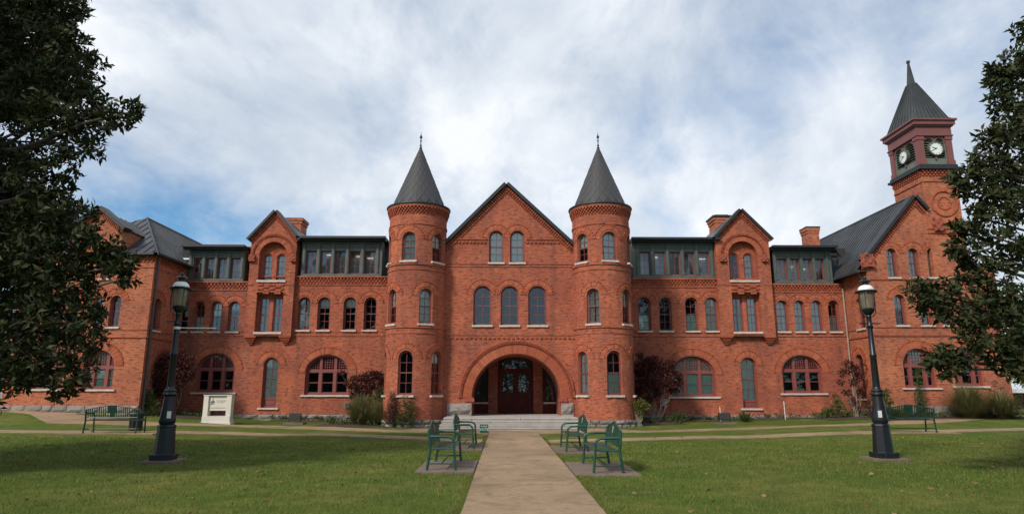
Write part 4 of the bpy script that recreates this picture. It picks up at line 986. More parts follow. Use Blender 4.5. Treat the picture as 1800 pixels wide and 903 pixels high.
# ---------------------------------------------------------------- clock tower
TW = XTR - XTL; hbx, hby = TW / 2, 1.26; TC = ((XTL + XTR) / 2, DR - .05 + hby)
zb_t = PZ(299, DR, 1621); zfl_ = PZ(292, DR, 1621)
def four(fn):
    for k in range(4):
        a = k * PI / 2; c, s = math.cos(a), math.sin(a)
        fn(lambda u, d, z, c=c, s=s, e=(hbx if k % 2 else hby): (TC[0] + u * c + (e - d) * s, TC[1] + u * s - (e - d) * c, z), k, hby if k % 2 else hbx)
mb = MB(); zt0 = 4.9
four(lambda mp, k, hb: panel(mb, [(-hb, zkn - 2.5 if k != 0 else zt1 - 5), (hb, zkn - 2.5 if k != 0 else zt1 - 5), (hb, zb_t), (-hb, zb_t)], [], mp, 0)); part(mb, 'tower_wall', B2, uv=True)
def rings(mp, k, hb):
    zr_ = P(1660, 357, DR - .05)[1]
    for r_, t_, pr in ((.62, .10, .06), (.30, .07, .04)):
        arch_ring(arches, .05, zr_, r_, r_, t_, mp, 30, pr, 0, 2 * PI, .04)
    zz = zb_t - .62; band(bands, -hb, hb, zz - .04, zz + .04, mp, .05); zz = zr_ - 1.35
    for q in (0, .22): band(bands, -hb, hb, zz - q - .05, zz - q + .05, mp, .06)
    for q in range(3): dentils(corb, -hb - .02, hb + .02, zb_t - .11 * (q + 1), zb_t - .11 * q - .02, mp, .10, .085, .12 - .03 * q, off=q % 2)
four(rings)
def tbox(b, g, z0, z1): b.box(TC[0] - hbx - g, TC[0] + hbx + g, TC[1] - hby - g, TC[1] + hby + g, z0, z1)
b = MB(); tbox(b, .20, zb_t, zb_t + .12); tbox(b, .10, zb_t + .12, zfl_ + .06); part(b, 'belfry_sill', BLACKT)
zc0, zc1, zen, zco = zfl_ + .06, PZ(240, DR, 1612), PZ(222, DR, 1606), PZ(212, DR, 1606)
hx, hy = hbx + .02, hby + .02
for sx in (-1, 1):
    for sy in (-1, 1):
        x, y = TC[0] + sx * (hx - .17), TC[1] + sy * (hy - .17); b = MB()
        b.box(x - .20, x + .20, y - .20, y + .20, zc0, zc0 + .25); b.box(x - .165, x + .165, y - .165, y + .165, zc0 + .25, zc1 - .2); b.box(x - .20, x + .20, y - .20, y + .20, zc1 - .2, zc1); part(b, 'belfry_column', MAROON)
def belfry(mp0, k, hb):
    mp = lambda u, d, z: mp0(u, d + .08 - .02, z); W = hb - .32; aw = round(W * .84, 3); hs = []; zA = zc0 + .38; hA = zc1 - .12 - zA
    for s in (-1, 1): hs.append(at_hole(s * W * .49, zA, aw, hA, aw / 2))
    mb = MB(); panel(mb, [(-W - .05, zc0), (W + .05, zc0), (W + .05, zc1), (-W - .05, zc1)], hs, mp, .25); part(mb, 'belfry_screen', SAGE)
    m3 = MB()
    for s in (-1, 1): arch_ring(m3, s * W * .49, zA + hA - aw / 2, aw / 2 + .01, aw / 2 + .01, .09, mp, 12, .035, gap=0)
    m3.box(-.05, .05, -.05, .05, zA - .1, zA + hA * .4, mp); part(m3, 'arch_trim', MAROON)
    for s in (-1, 1):
        n = 8
        for q in range(n):
            z = zA + hA * (q + .35) / n; sp = zA + hA - aw / 2; A_ = aw / 2
            if z > sp: A_ = aw / 2 * math.sqrt(max(.05, 1 - ((z - sp) / (aw / 2)) ** 2))
            b = MB(); b.obox((s * W * .49 - A_, .04, z), (2 * A_, 0, 0), (0, .18, .13), (0, -.015, .022), mp); part(b, 'louvre', SAGE)
    # clock: dial, rim, marks and hands
    zc_ = zA + hA * .47; r_ = .35
    b = MB(); b.grid([[mp(rr_ * math.cos(2 * PI * q / 40), dd, zc_ + rr_ * math.sin(2 * PI * q / 40)) for q in range(40)] for rr_, dd in ((r_ + .055, .02), (r_ + .055, -.13), (r_ + .005, -.15), (r_ + .0, -.09))], True, True); ck = part(b, 'clock', GREENW)
    b = MB(); b.face([mp(r_ * math.cos(2 * PI * q / 40), -.10, zc_ + r_ * math.sin(2 * PI * q / 40)) for q in range(40)]); b.obj('dial', CLOCKF, ck)
    b = MB()
    for q in range(12):
        t = q * PI / 6; er, et = V((math.sin(t), 0, math.cos(t))), V((math.cos(t), 0, -math.sin(t))); o = V((0, -.108, zc_)) + er * (r_ * .74) - et * .012
        b.obox(o, et * .024, (0, .006, 0), er * (r_ * .17), mp)
    b.obj('hour_marks', BLACKT, ck)
    for ang, ln, wd in ((R(290), .22, .030), (R(240), .33, .022)):
        er, et = V((math.sin(ang), 0, math.cos(ang))), V((math.cos(ang), 0, -math.sin(ang))); b = MB(); b.obox(V((0, -.118, zc_)) - er * .06 - et * wd / 2, et * wd, (0, .007, 0), er * (ln + .06), mp); b.obj('hand', BLACKT, ck)
four(belfry)
b = MB(); tbox(b, -.42, zc0, zc1); part(b, 'belfry_core', VOID)
b = MB()
for z0_, z1_, e in ((zc1, zc1 + .07, .09), (zc1 + .07, zen - .06, .04), (zen - .06, zen + .02, .12), (zen + .02, zco - .08, .20), (zco - .08, zco + .02, .28)): tbox(b, e, z0_ + .001, z1_ - .001)
part(b, 'belfry_entablature', MAROON)
zap = P(1585, 111, TC[1])[1]; H = zap - zco; b = MB(); pr = [(1.14, 0), (1.0, .035), (.56, .37), (.17, .665), (.145, .675), (.035, 1)]
for (e0, t0), (e1, t1) in zip(pr, pr[1:]):
    for k in range(4):
        a = k * PI / 2; c, s = math.cos(a), math.sin(a); f = lambda u, v, z: V((TC[0] + (u * c + v * s) * hbx, TC[1] + (u * s - v * c) * hby, z))
        q = [f(-e0, e0, zco + H * t0 + .01), f(e0, e0, zco + H * t0 + .01), f(e1, e1, zco + H * t1 + .01), f(-e1, e1, zco + H * t1 + .01)]
        b.face(q)
        if e0 > .2:
            n = (q[1] - q[0]).cross(q[3] - q[0]).normalized(); e = (q[1] - q[0]).normalized()
            for m_ in range(9): p0, p1 = q[0].lerp(q[1], m_ / 8), q[3].lerp(q[2], m_ / 8); b.obox(p0 - e * .011, e * .022, p1 - p0, n * .035)
b.box(TC[0] - .07, TC[0] + .07, TC[1] - .07, TC[1] + .07, zap - .02, zap + .12); part(b, 'spire', SPIRE)
# ---------------------------------------------------------------- chimneys
YC = DM + 4
def chim(x0, x1, yt, yb, kind):
    a, c = PX(x0, yt, YC), PX(x1, yt, YC); z1, z0 = PZ(yt, YC, x0), PZ(yb, YC, x0) - 1.2; xc = (a + c) / 2; r = (c - a) / 2; b = MB()
    if kind == 'oct':
        b.lathe([(r * .78, z0), (r * .78, z1 - .65), (r * .9, z1 - .45), (r * .9, z1 - .38), (r, z1 - .3), (r, z1 - .08), (r * .92, z1)], 8, (xc, YC), False, PI / 8); b.lathe([(.01, z1 - .01), (r * .92, z1)], 8, (xc, YC), False, PI / 8)
        for k in range(16): t = 2 * PI * k / 16; b.box(xc + r * .9 * math.cos(t) - .05, xc + r * .9 * math.cos(t) + .05, YC + r * .9 * math.sin(t) - .05, YC + r * .9 * math.sin(t) + .05, z1 - .62, z1 - .36)
    else:
        b.box(xc - r * .82, xc + r * .82, YC - r, YC + r, z0, z1 - .35); b.box(xc - r * .9, xc + r * .9, YC - r * 1.05, YC + r * 1.05, z1 - .349, z1 - .18); b.box(xc - r, xc + r, YC - r * 1.1, YC + r * 1.1, z1 - .179, z1)
    o = part(b, 'chimney', B2, uv=True)
    if kind == 'cap': b = MB(); b.box(xc - r * 1.08, xc + r * 1.08, YC - r * 1.2, YC + r * 1.2, z1 + .002, z1 + .10); b.lathe([(r * 1.1, z1 + .1), (r * .95, z1 + .22), (.01, z1 + .23)], 4, (xc, YC), False, PI / 4); b.obj('chimney_cap', BLACKT, o)
    if kind == 'flat': b = MB(); b.box(xc - r * 1.04, xc + r * 1.04, YC - r * 1.15, YC + r * 1.15, z1 + .002, z1 + .07); b.obj('chimney_cap', BLACKT, o)
chim(505, 538, 387, 424, 'sq'); chim(1248, 1282, 386, 422, 'cap'); chim(1411, 1435, 403, 436, 'flat')
part(archb, 'arch_mortar', MORT, kind='stuff', fix=False); part(arches, 'arch_bricks', BV, kind='stuff'); part(corb, 'corbel_bricks', BD, kind='stuff'); part(bands, 'belt_courses', B1, uv=True, kind='stuff')
# ================================================================== ground, paths
def axis(lo, hi, step, far):
    a = list(np.arange(lo, hi + 1e-6, step)); g = step; x = a[-1]; b = []
    while x < far: g *= 1.5; x += g; b.append(x)
    g = step; x = a[0]; c = []
    while x > -far: g *= 1.5; x -= g; c.append(x)
    return c[::-1] + a + b
gxs, gys = axis(-34, 34, 1.0, 2500), axis(-4, 52, .75, 2500)
mb = MB(); mb.grid([[(x, y, gz(x, y)) for x in gxs] for y in gys], False, True); lawn = mb.obj('ground', LAWN, kind='structure')
def ribbon(name, left, right, m, h=.022, slab=2.2, gap=.012):
    """a concrete path between two edge polylines, cast in slabs; every slab a part"""
    root = link(name, None, None, (0, 0, 0), kind='structure')
    def walk(pl):
        d = [0]
        for a, b in zip(pl, pl[1:]): d.append(d[-1] + math.dist(a, b))
        return d
    dl, dr_ = walk(left), walk(right)
    def at(pl, d, t):
        s = t * d[-1]
        for k in range(len(d) - 1):
            if s <= d[k + 1] + 1e-9:
                q = (s - d[k]) / (d[k + 1] - d[k]); return [a + (b - a) * q for a, b in zip(pl[k], pl[k + 1])]
        return pl[-1]
    n = max(1, round(max(dl[-1], dr_[-1]) / slab))
    for k in range(n):
        L_ = max(dl[-1], dr_[-1]); g = gap / L_ / 2; t0, t1 = k / n + g, (k + 1) / n - g; st = 3; mb = MB(); j = random.uniform(-.004, .004); top = []
        for q in range(st + 1):
            t = t0 + (t1 - t0) * q / st; a, b = at(left, dl, t), at(right, dr_, t)
            top.append([(a[0] + (b[0] - a[0]) * f, a[1] + (b[1] - a[1]) * f, gz(a[0] + (b[0] - a[0]) * f, a[1] + (b[1] - a[1]) * f) + h + j) for f in (0, .25, .5, .75, 1)])
        mb.grid(top, False, False)
        rim = [top[0][i] for i in range(5)] + [top[i][4] for i in range(1, st + 1)] + [top[st][i] for i in range(3, -1, -1)] + [top[i][0] for i in range(st - 1, 0, -1)]
        mb.grid([[(x, y, z - .12) for x, y, z in rim], rim], True, False)
        mb.obj('slab', m, root)
    return root
PW0, PW1 = -.567, 1.375
mb = MB(); mb.grid([[(PW0 + .01, y, gz(0, y) + .005), (PW1 - .01, y, gz(0, y) + .005)] for y in np.linspace(-2.7, 28.4, 30)], False, False); mb.obj('path_bed', MULCH, kind='structure')
pth = ribbon('path', [(PW0, -2.75), (PW0, 26.65)], [(PW1, -2.75), (PW1, 26.65)], CONC, .022, 2.45, .024)
def gp(pts): return [G(*p)[:2] for p in pts]
# the plaza at the foot of the steps and the walk nearest the hall
ribbon('forecourt', [(-4.9, 27.35), (-3.4, 27.0), (PW0 - .02, 26.35)], [(-4.9, 27.9), (-3.4, 29.4), (PW0 - .02, 29.4)], CONC, .020, 2.2)
ribbon('forecourt', [(PW1 + .02, 26.35), (4.3, 27.0), (5.9, 27.35)], [(PW1 + .02, 29.4), (4.3, 29.4), (5.9, 27.9)], CONC, .020, 2.2)
ribbon('forecourt', [(PW0 - .016, 26.665), (PW1 + .016, 26.665)], [(PW0 - .016, 28.6), (PW1 + .016, 28.6)], CONC, .021, 2.2)
def walk_strip(mid, wd, m, slab=1.8, h=.02):
    pts = gp(mid); l, r = [], []
    for k, p in enumerate(pts):
        a, b = pts[max(0, k - 1)], pts[min(len(pts) - 1, k + 1)]; d = V((b[0] - a[0], b[1] - a[1])).normalized(); n = V((-d.y, d.x)); w_ = wd[k] if isinstance(wd, (list, tuple)) else wd
        l.append((p[0] - n.x * w_ / 2, p[1] - n.y * w_ / 2)); r.append((p[0] + n.x * w_ / 2, p[1] + n.y * w_ / 2))
    ribbon('footpath', l, r, m, h, slab)
walk_strip([(-60, 721), (20, 723.5), (80, 727), (130, 733), (180, 740), (260, 745), (420, 748.5), (570, 752), (688, 757.5)], [1.2, 1.2, 1.4, 2.0, 1.6, 1.3, 1.3, 1.4, .9], CONC)
walk_strip([(-60, 757), (100, 759), (220, 760.5), (420, 762), (570, 763.5), (680, 767.5), (790, 772), (864, 776)], [1.3, 1.3, 1.3, 1.3, 1.3, 1.2, 1.2, 1.2], CONC)
walk_strip([(943, 777), (1010, 774.5), (1100, 772.5), (1250, 768), (1400, 764), (1540, 760.5), (1700, 756.5), (1860, 753)], 1.2, CONC)
walk_strip([(1112, 759), (1250, 755), (1400, 749.5), (1540, 745), (1600, 742), (1650, 738.5), (1700, 734.5), (1760, 731)], [.8, .9, .9, 1.0, 1.4, 1.8, 1.8, 1.4], CONC)
# bench pads
def pad(x0, x1, y0, y1, m=CONCD, h=.03, name='bench_pad'):
    mb = MB(); z = [gz(x, y) for x in (x0, x1) for y in (y0, y1)]; zm = max(z); mb.box(x0, x1, y0, y1, min(z) - .15, zm + h); mb.obj(name, m, kind='structure')
BX = dict(nl=(-1.27, 14.94), fl=(-1.12, 20.0), nr=(2.08, 14.4), fr=(1.98, 19.1))
for a, b in ((BX['nl'], 1), (BX['fl'], 1), (BX['nr'], -1), (BX['fr'], -1)):
    if b > 0: pad(a[0] - .52, PW0 - .03, a[1] - 1.2, a[1] + 1.2)
    else: pad(PW1 + .03, a[0] + .60, a[1] - 1.2, a[1] + 1.2)
for x0, x1 in ((PW0 - .05, PW0 - .004), (PW1 + .004, PW1 + .05)):
    mb = MB(); n = 60; mb.grid([[(x0 - (random.uniform(0, .035) if x0 < 0 else 0), 2 + 24.3 * k / n, .006), (x1 + (random.uniform(0, .035) if x0 > 0 else 0), 2 + 24.3 * k / n, .006)] for k in range(n + 1)], False, True); mb.obj('soil_edge', MULCH, kind='structure')
# planting beds along the walls
def bed(x0, x1, y0, y1):
    mb = MB(); nx = max(2, int((x1 - x0) / .5)); ny = 4; mb.grid([[(x0 + (x1 - x0) * i / nx, y0 + (y1 - y0) * j / ny + (.12 * math.sin(i * 1.3) if j == 0 else 0), gz(x0 + (x1 - x0) * i / nx, y0 + (y1 - y0) * j / ny) + (.015 if j in (0, ny) or i in (0, nx) else .05 + random.uniform(0, .03))) for i in range(nx + 1)] for j in range(ny + 1)], False, True)
    mb.obj('flower_bed', MULCH, kind='structure')
bed(-8.6, -4.2, 30.2, 33.0); bed(5.0, 8.6, 31.3, 34.9); bed(-17.0, -14.6, 32.2, 34.9); bed(15.6, 18.4, 32.0, 34.9); bed(18.6, 25.5, 30.9, 32.5); bed(-12., -8.6, 34.2, 34.95); bed(8.7, 15.5, 34.2, 34.95)
# ------------------------------------------------------------------ lawn blades
NPTS = 150000
def blades(n, x0, x1, y0, y1, hgt, wid, keep):
    X = rng.uniform(x0, x1, n); Y = y0 + (y1 - y0) * rng.uniform(0, 1, n) ** 1.55
    k = keep(X, Y); return X[k], Y[k]
def not_paved(X, Y):
    k = ~((X > PW0 - .035) & (X < PW1 + .035))
    for a, s in ((BX['nl'], 1), (BX['fl'], 1), (BX['nr'], -1), (BX['fr'], -1)):
        x0, x1 = (a[0] - .52, PW0) if s > 0 else (PW1, a[0] + .60)
        k &= ~((X > x0 - .01) & (X < x1 + .01) & (Y > a[1] - 1.2) & (Y < a[1] + 1.2))
    for lx, ly in LAMPS: k &= ~((abs(X - lx) < .42) & (abs(Y - ly) < .42))
    return k & (abs(X) < 1.2 + Y * .83)
LAMPS = [(-7.93, 16.0), (9.18, 16.3)]
X, Y = blades(NPTS, -17, 17, 7.6, 22, .05, .006, not_paved)
ex, ey = [], []
for k in range(26000):
    s = random.random(); y = 7.8 + 17 * s ** 1.5; side = random.choice((-1, 1)); ex.append((PW0 - .02 if side < 0 else PW1 + .02) + side * abs(random.gauss(0, .05)) - side * .01); ey.append(y)
ex, ey = np.array(ex), np.array(ey); kk = np.ones(len(ex), bool)
for a in BX.values(): kk &= abs(ey - a[1]) > 1.2
wx, wy = rng.uniform(-15, 15, 700), 8.2 + 12 * rng.uniform(0, 1, 700) ** 1.4; wk = not_paved(wx, wy); wx, wy = wx[wk], wy[wk]; wr = rng.uniform(.03, .12, len(wx))
tx, ty = (np.repeat(wx, 26) + np.repeat(wr, 26) * rng.normal(size=len(wx) * 26)), (np.repeat(wy, 26) + np.repeat(wr, 26) * rng.normal(size=len(wx) * 26)); tk = not_paved(tx, ty)
n_tuft = int(tk.sum()); X, Y = np.concatenate([X, ex[kk], tx[tk]]), np.concatenate([Y, ey[kk], ty[tk]])
n = len(X); sc = np.clip(Y / 11, .8, 2.0); h = rng.uniform(.025, .055, n) * np.where(rng.uniform(0, 1, n) < .05, 1.5, 1); h[-n_tuft:] *= 1.45; wd = .0045 * sc * rng.uniform(.8, 1.6, n)
an = rng.uniform(0, 2 * PI, n); ln = rng.uniform(.2, 1.0, n) * h; la = rng.uniform(0, 2 * PI, n)
gzv = np.array([gz(a, b) if b > 17.4 else 0. for a, b in zip(X, Y)])
v = np.empty((n, 3, 3)); dx, dy = np.cos(an) * wd, np.sin(an) * wd
v[:, 0] = np.stack([X - dx, Y - dy, gzv - .004], 1); v[:, 1] = np.stack([X + dx, Y + dy, gzv - .004], 1); v[:, 2] = np.stack([X + np.cos(la) * ln, Y + np.sin(la) * ln, gzv + h], 1)
def tri_mesh(name, v, m, per=3):
    me = bpy.data.meshes.new(name); c = v.reshape(-1, 3); k = len(c) // per
    me.vertices.add(len(c)); me.vertices.foreach_set('co', c.astype(np.float32).ravel()); me.loops.add(len(c)); me.loops.foreach_set('vertex_index', np.arange(len(c), dtype=np.int32))
    me.polygons.add(k); me.polygons.foreach_set('loop_start', np.arange(k, dtype=np.int32) * per); me.update(calc_edges=True); me.materials.append(m); return me
link('lawn_grass', tri_mesh('lawn_grass', v, GRASSB), kind='stuff')
# ------------------------------------------------------------------ leaf clouds
def unit(n):
    a = rng.normal(size=(n, 3)); return a / np.linalg.norm(a, axis=1, keepdims=True)
def leaf_mesh(name, pos, axis_, length, width, m, fold=.25):
    """one folded leaf (two quads sharing a midrib) per position, pointing along axis_"""
    n = len(pos); ax = axis_ / np.linalg.norm(axis_, axis=1, keepdims=True); rv = unit(n); sd = np.cross(ax, rv); sd /= np.linalg.norm(sd, axis=1, keepdims=True); up = np.cross(sd, ax)
    Ln = (np.asarray(length) * rng.uniform(.75, 1.2, n))[:, None]; W = (np.asarray(width) * rng.uniform(.8, 1.2, n))[:, None]
    b = pos; t = pos + ax * Ln - up * Ln * .12; mid = pos + ax * Ln * .5 + up * Ln * .05; l = mid - sd * W / 2 + up * W * fold; r = mid + sd * W / 2 + up * W * fold
    co = np.stack([b, l, t, r, mid], 1).reshape(-1, 3); o = (np.arange(n) * 5)[:, None]
    f = np.concatenate([o + np.array([[0, 4, 1]]), o + np.array([[1, 4, 2]]), o + np.array([[2, 4, 3]]), o + np.array([[3, 4, 0]])], 1).reshape(-1).astype(np.int32)
    me = bpy.data.meshes.new(name); me.vertices.add(len(co)); me.vertices.foreach_set('co', co.astype(np.float32).ravel()); me.loops.add(len(f)); me.loops.foreach_set('vertex_index', f)
    k = len(f) // 3; me.polygons.add(k); me.polygons.foreach_set('loop_start', np.arange(k, dtype=np.int32) * 3); me.update(calc_edges=True); me.materials.append(m)
    me.polygons.foreach_set('use_smooth', np.ones(k, bool)); return me
def cloud(clumps, per_m2, shell=.55):
    """points with outward directions in lumpy ellipsoids: (x, y, z, rx, ry, rz)"""
    ps, ds = [], []
    for c in clumps:
        c = np.array(c, float); rr = c[3:]; n = max(6, int(per_m2 * 4 * PI * (rr[0] * rr[1] * rr[2]) ** (2 / 3))); u = unit(n); q = rng.uniform(shell, 1.05, n)[:, None] ** .8
        ps.append(c[:3] + u * rr * q); ds.append(u + rng.normal(size=(n, 3)) * .6 + np.array([0, 0, .25]))
    return np.concatenate(ps), np.concatenate(ds)
def tree_wood(mb, base, r0, tips, forks, wob=.15):
    pass
def limb(mb, a, b, r0, r1, sag=.0, n=5, wob=.12):
    a, b = V(a), V(b); L_ = (b - a).length; pts = []
    for k in range(n + 1):
        t = k / n; p = a.lerp(b, t); j = wob * L_ * .25 * math.sin(PI * t)
        p += V((random.uniform(-j, j), random.uniform(-j, j), random.uniform(-j, j) * .6 + sag * math.sin(PI * t) * L_)); pts.append(p)
    mb.tube(pts, [r0 + (r1 - r0) * k / n for k in range(n + 1)], 6 if r0 < .08 else 9, False)
    return pts
# ------------------------------------------------------------------ magnolias
WHORL = None
def whorl_pts(pos, dirs, n_leaf, L_):
    """rosettes of leaves: returns leaf positions and axes"""
    n = len(pos); d = dirs / np.linalg.norm(dirs, axis=1, keepdims=True); a = np.cross(d, unit(n)); a /= np.linalg.norm(a, axis=1, keepdims=True); b = np.cross(d, a)
    P_, A_ = [], []
    for k in range(n_leaf):
        t = 2 * PI * k / n_leaf * 1.0 + rng.uniform(-.3, .3, n) + (PI / n_leaf if k % 2 else 0); lift = rng.uniform(.05, .95, n)[:, None]
        ax = a * np.cos(t)[:, None] + b * np.sin(t)[:, None] + d * lift; P_.append(pos + d * (.06 * (k % 3))); A_.append(ax)
    return np.concatenate(P_), np.concatenate(A_)
def magnolia(base, trunk_h, prof, sprays, label, nfill, sgn, seed):
    random.seed(seed); x0, y0 = base; z0 = gz(x0, y0)
    root = thing('magnolia_tree', label, 'tree', (x0, y0, z0), 0, 'magnolias framing the lawn')
    wood = MB(); bend = [(0, 0, -.2), (.05, 0, 1.2), (-.05, .08, 3.2), (.08, -.05, 6), (0, .05, trunk_h)]
    wood.lathe([(.42, -.3), (.34, .1), (.28, .5)], 12); wood.tube([(a, b, c) for a, b, c in bend], [.30, .26, .22, .14, .03], 12)
    def rad(z):
        for (a, ra), (b, rb) in zip(prof, prof[1:]):
            if a <= z <= b: return ra + (rb - ra) * (z - a) / (b - a)
        return 0
    cl = []
    zs = np.linspace(prof[0][0] + .2, prof[-1][0] - .2, 400)
    for k in range(nfill):
        z = random.choice(zs); r = rad(z); a = random.uniform(0, 2 * PI); q = math.sqrt(random.uniform(.12, 1)) * (r - .55)
        if r < .3: continue
        cl.append((q * math.cos(a), q * math.sin(a), z + random.uniform(-.2, .2), random.uniform(.55, .9), random.uniform(.55, .9), random.uniform(.35, .6)))
    for px, py, D, rr in sprays:
        X_, Z_ = P(px, py, D); cl.append((X_ - x0, D - y0, Z_ - z0, rr, rr, rr * .75))
    for c in cl:
        zb = max(.9, min(trunk_h - .6, c[2] - .35 * math.hypot(c[0], c[1]) - random.uniform(0, .5))); limb(wood, (0, 0, zb), (c[0], c[1], c[2]), .07, .018, .06, 6, .25)
        for _ in range(5):
            d = unit(1)[0]; limb(wood, c[:3], (c[0] + d[0] * c[3] * .9, c[1] + d[1] * c[4] * .9, c[2] + abs(d[2]) * c[5] * .8), .014, .006, 0, 3)
    wood.obj('trunk', BARK, root, fix=False)
    pos, dirs = cloud(cl, 11, .2); lp, la_ = whorl_pts(pos, dirs, 9, .17)
    me = leaf_mesh('crown', lp, la_, .175, .068, MAGL, .18); link('crown', me, root, kind='stuff')
    # the sprays that stand out against sky and wall: each rosette an object
    ms = []
    for k in range(5):
        a, b = whorl_pts(np.zeros((1, 3)), np.array([[0, 0, 1.]]), 10, .18); ms.append(leaf_mesh('leaf_cluster', a, b, .185, .07, MAGL, .18))
    cnt = 0
    for px, py, D, rr in sprays:
        X_, Z_ = P(px, py, D)
        for _ in range(6):
            u = unit(1)[0]; o = link('leaf_cluster', random.choice(ms), root, (X_ - x0 + u[0] * rr * 1.05, D - y0 + u[1] * rr * 1.05, Z_ - z0 + u[2] * rr * .8)); o.rotation_euler = V((u[0], u[1], u[2] + .2)).to_track_quat('Z', 'Y').to_euler(); o.rotation_euler.z += random.uniform(0, 6); cnt += 1
            if cnt > 280: break
    return root
spL = [(70, 20, 13, .55), (115, 25, 13.2, .4), (120, 75, 12.8, .4), (146, 95, 13, .28), (100, 120, 12.6, .5), (140, 165, 13, .4), (175, 195, 12.8, .33), (205, 205, 12.6, .25), (228, 198, 12.5, .17), (150, 225, 13, .35), (165, 262, 12.9, .24), (95, 200, 12.5, .5), (40, 190, 12.8, .5), (110, 285, 12.8, .35), (60, 330, 12.6, .5), (100, 335, 13, .3), (30, 290, 13, .4), (75, 385, 12.6, .5), (130, 385, 12.8, .4), (110, 430, 12.6, .5), (165, 425, 12.8, .33), (195, 440, 12.7, .30), (218, 465, 12.6, .22), (218, 490, 12.6, .17), (170, 470, 12.9, .35), (140, 490, 12.8, .4), (100, 500, 12.5, .5), (155, 540, 12.8, .36), (120, 570, 12.5, .45), (160, 590, 12.8, .28), (60, 560, 12.4, .5), (120, 625, 12.6, .36), (145, 650, 12.7, .25), (70, 640, 12.5, .4), (55, 670, 12.6, .22), (110, 680, 12.7, .2), (20, 610, 12.5, .5), (15, 655, 12.6, .4), (20, 470, 12.5, .6), (20, 400, 12.5, .6), (15, 60, 13, .6), (30, 120, 12.8, .6), (70, 455, 12.4, .5)]
magnolia((-13.6, 13.6), 12.5, [(1.3, 2.6), (2.0, 4.0), (4, 4.5), (5.5, 4.2), (6.5, 3.8), (7.5, 3.9), (9, 4.2), (12, 3.6), (14, .4)], spL, 'dark glossy magnolia leaning in at the left edge, hiding the end wing', 300, -1, 3)
spR = [(x_ + (13 if y_ < 480 else 4), y_, d_, r_ * .92) for x_, y_, d_, r_ in [(1790, 60, 13.6, .22), (1780, 100, 13.6, .25), (1795, 130, 13.5, .4), (1742, 135, 13.4, .22), (1730, 130, 13.4, .12), (1765, 150, 13.5, .25), (1740, 180, 13.4, .16), (1775, 195, 13.3, .38), (1728, 245, 13.3, .2), (1755, 245, 13.4, .3), (1790, 260, 13.2, .5), (1712, 285, 13.3, .22), (1735, 300, 13.4, .35), (1685, 310, 13.2, .2), (1668, 325, 13.2, .14), (1705, 340, 13.3, .3), (1740, 360, 13.2, .45), (1780, 360, 13, .5), (1718, 385, 13.2, .32), (1700, 412, 13.2, .26), (1672, 405, 13.1, .12), (1745, 420, 13, .45), (1785, 440, 13, .5), (1685, 440, 13.1, .25), (1705, 465, 13, .35), (1662, 440, 13.1, .14), (1735, 490, 12.9, .45), (1700, 510, 12.9, .35), (1660, 515, 12.8, .3), (1628, 522, 12.8, .24), (1605, 512, 12.7, .16), (1640, 540, 12.8, .24), (1690, 555, 12.8, .35), (1735, 560, 12.8, .45), (1780, 540, 12.8, .5), (1710, 590, 12.7, .3), (1745, 610, 12.7, .3), (1690, 622, 12.7, .22), (1660, 628, 12.7, .18), (1640, 632, 12.7, .12), (1670, 648, 12.7, .13), (1755, 640, 12.7, .2), (1785, 615, 12.7, .35), (1790, 645, 12.7, .22)]]
magnolia((15.4, 14.6), 12, [(1.6, 2.6), (2.4, 3.6), (4.5, 3.9), (6.2, 3.8), (8.7, 3.2), (10, 2.6), (12, 1.9), (13.2, .4)], spR, 'tall dark magnolia at the right edge of the lawn, before the clock tower', 150, 1, 5)
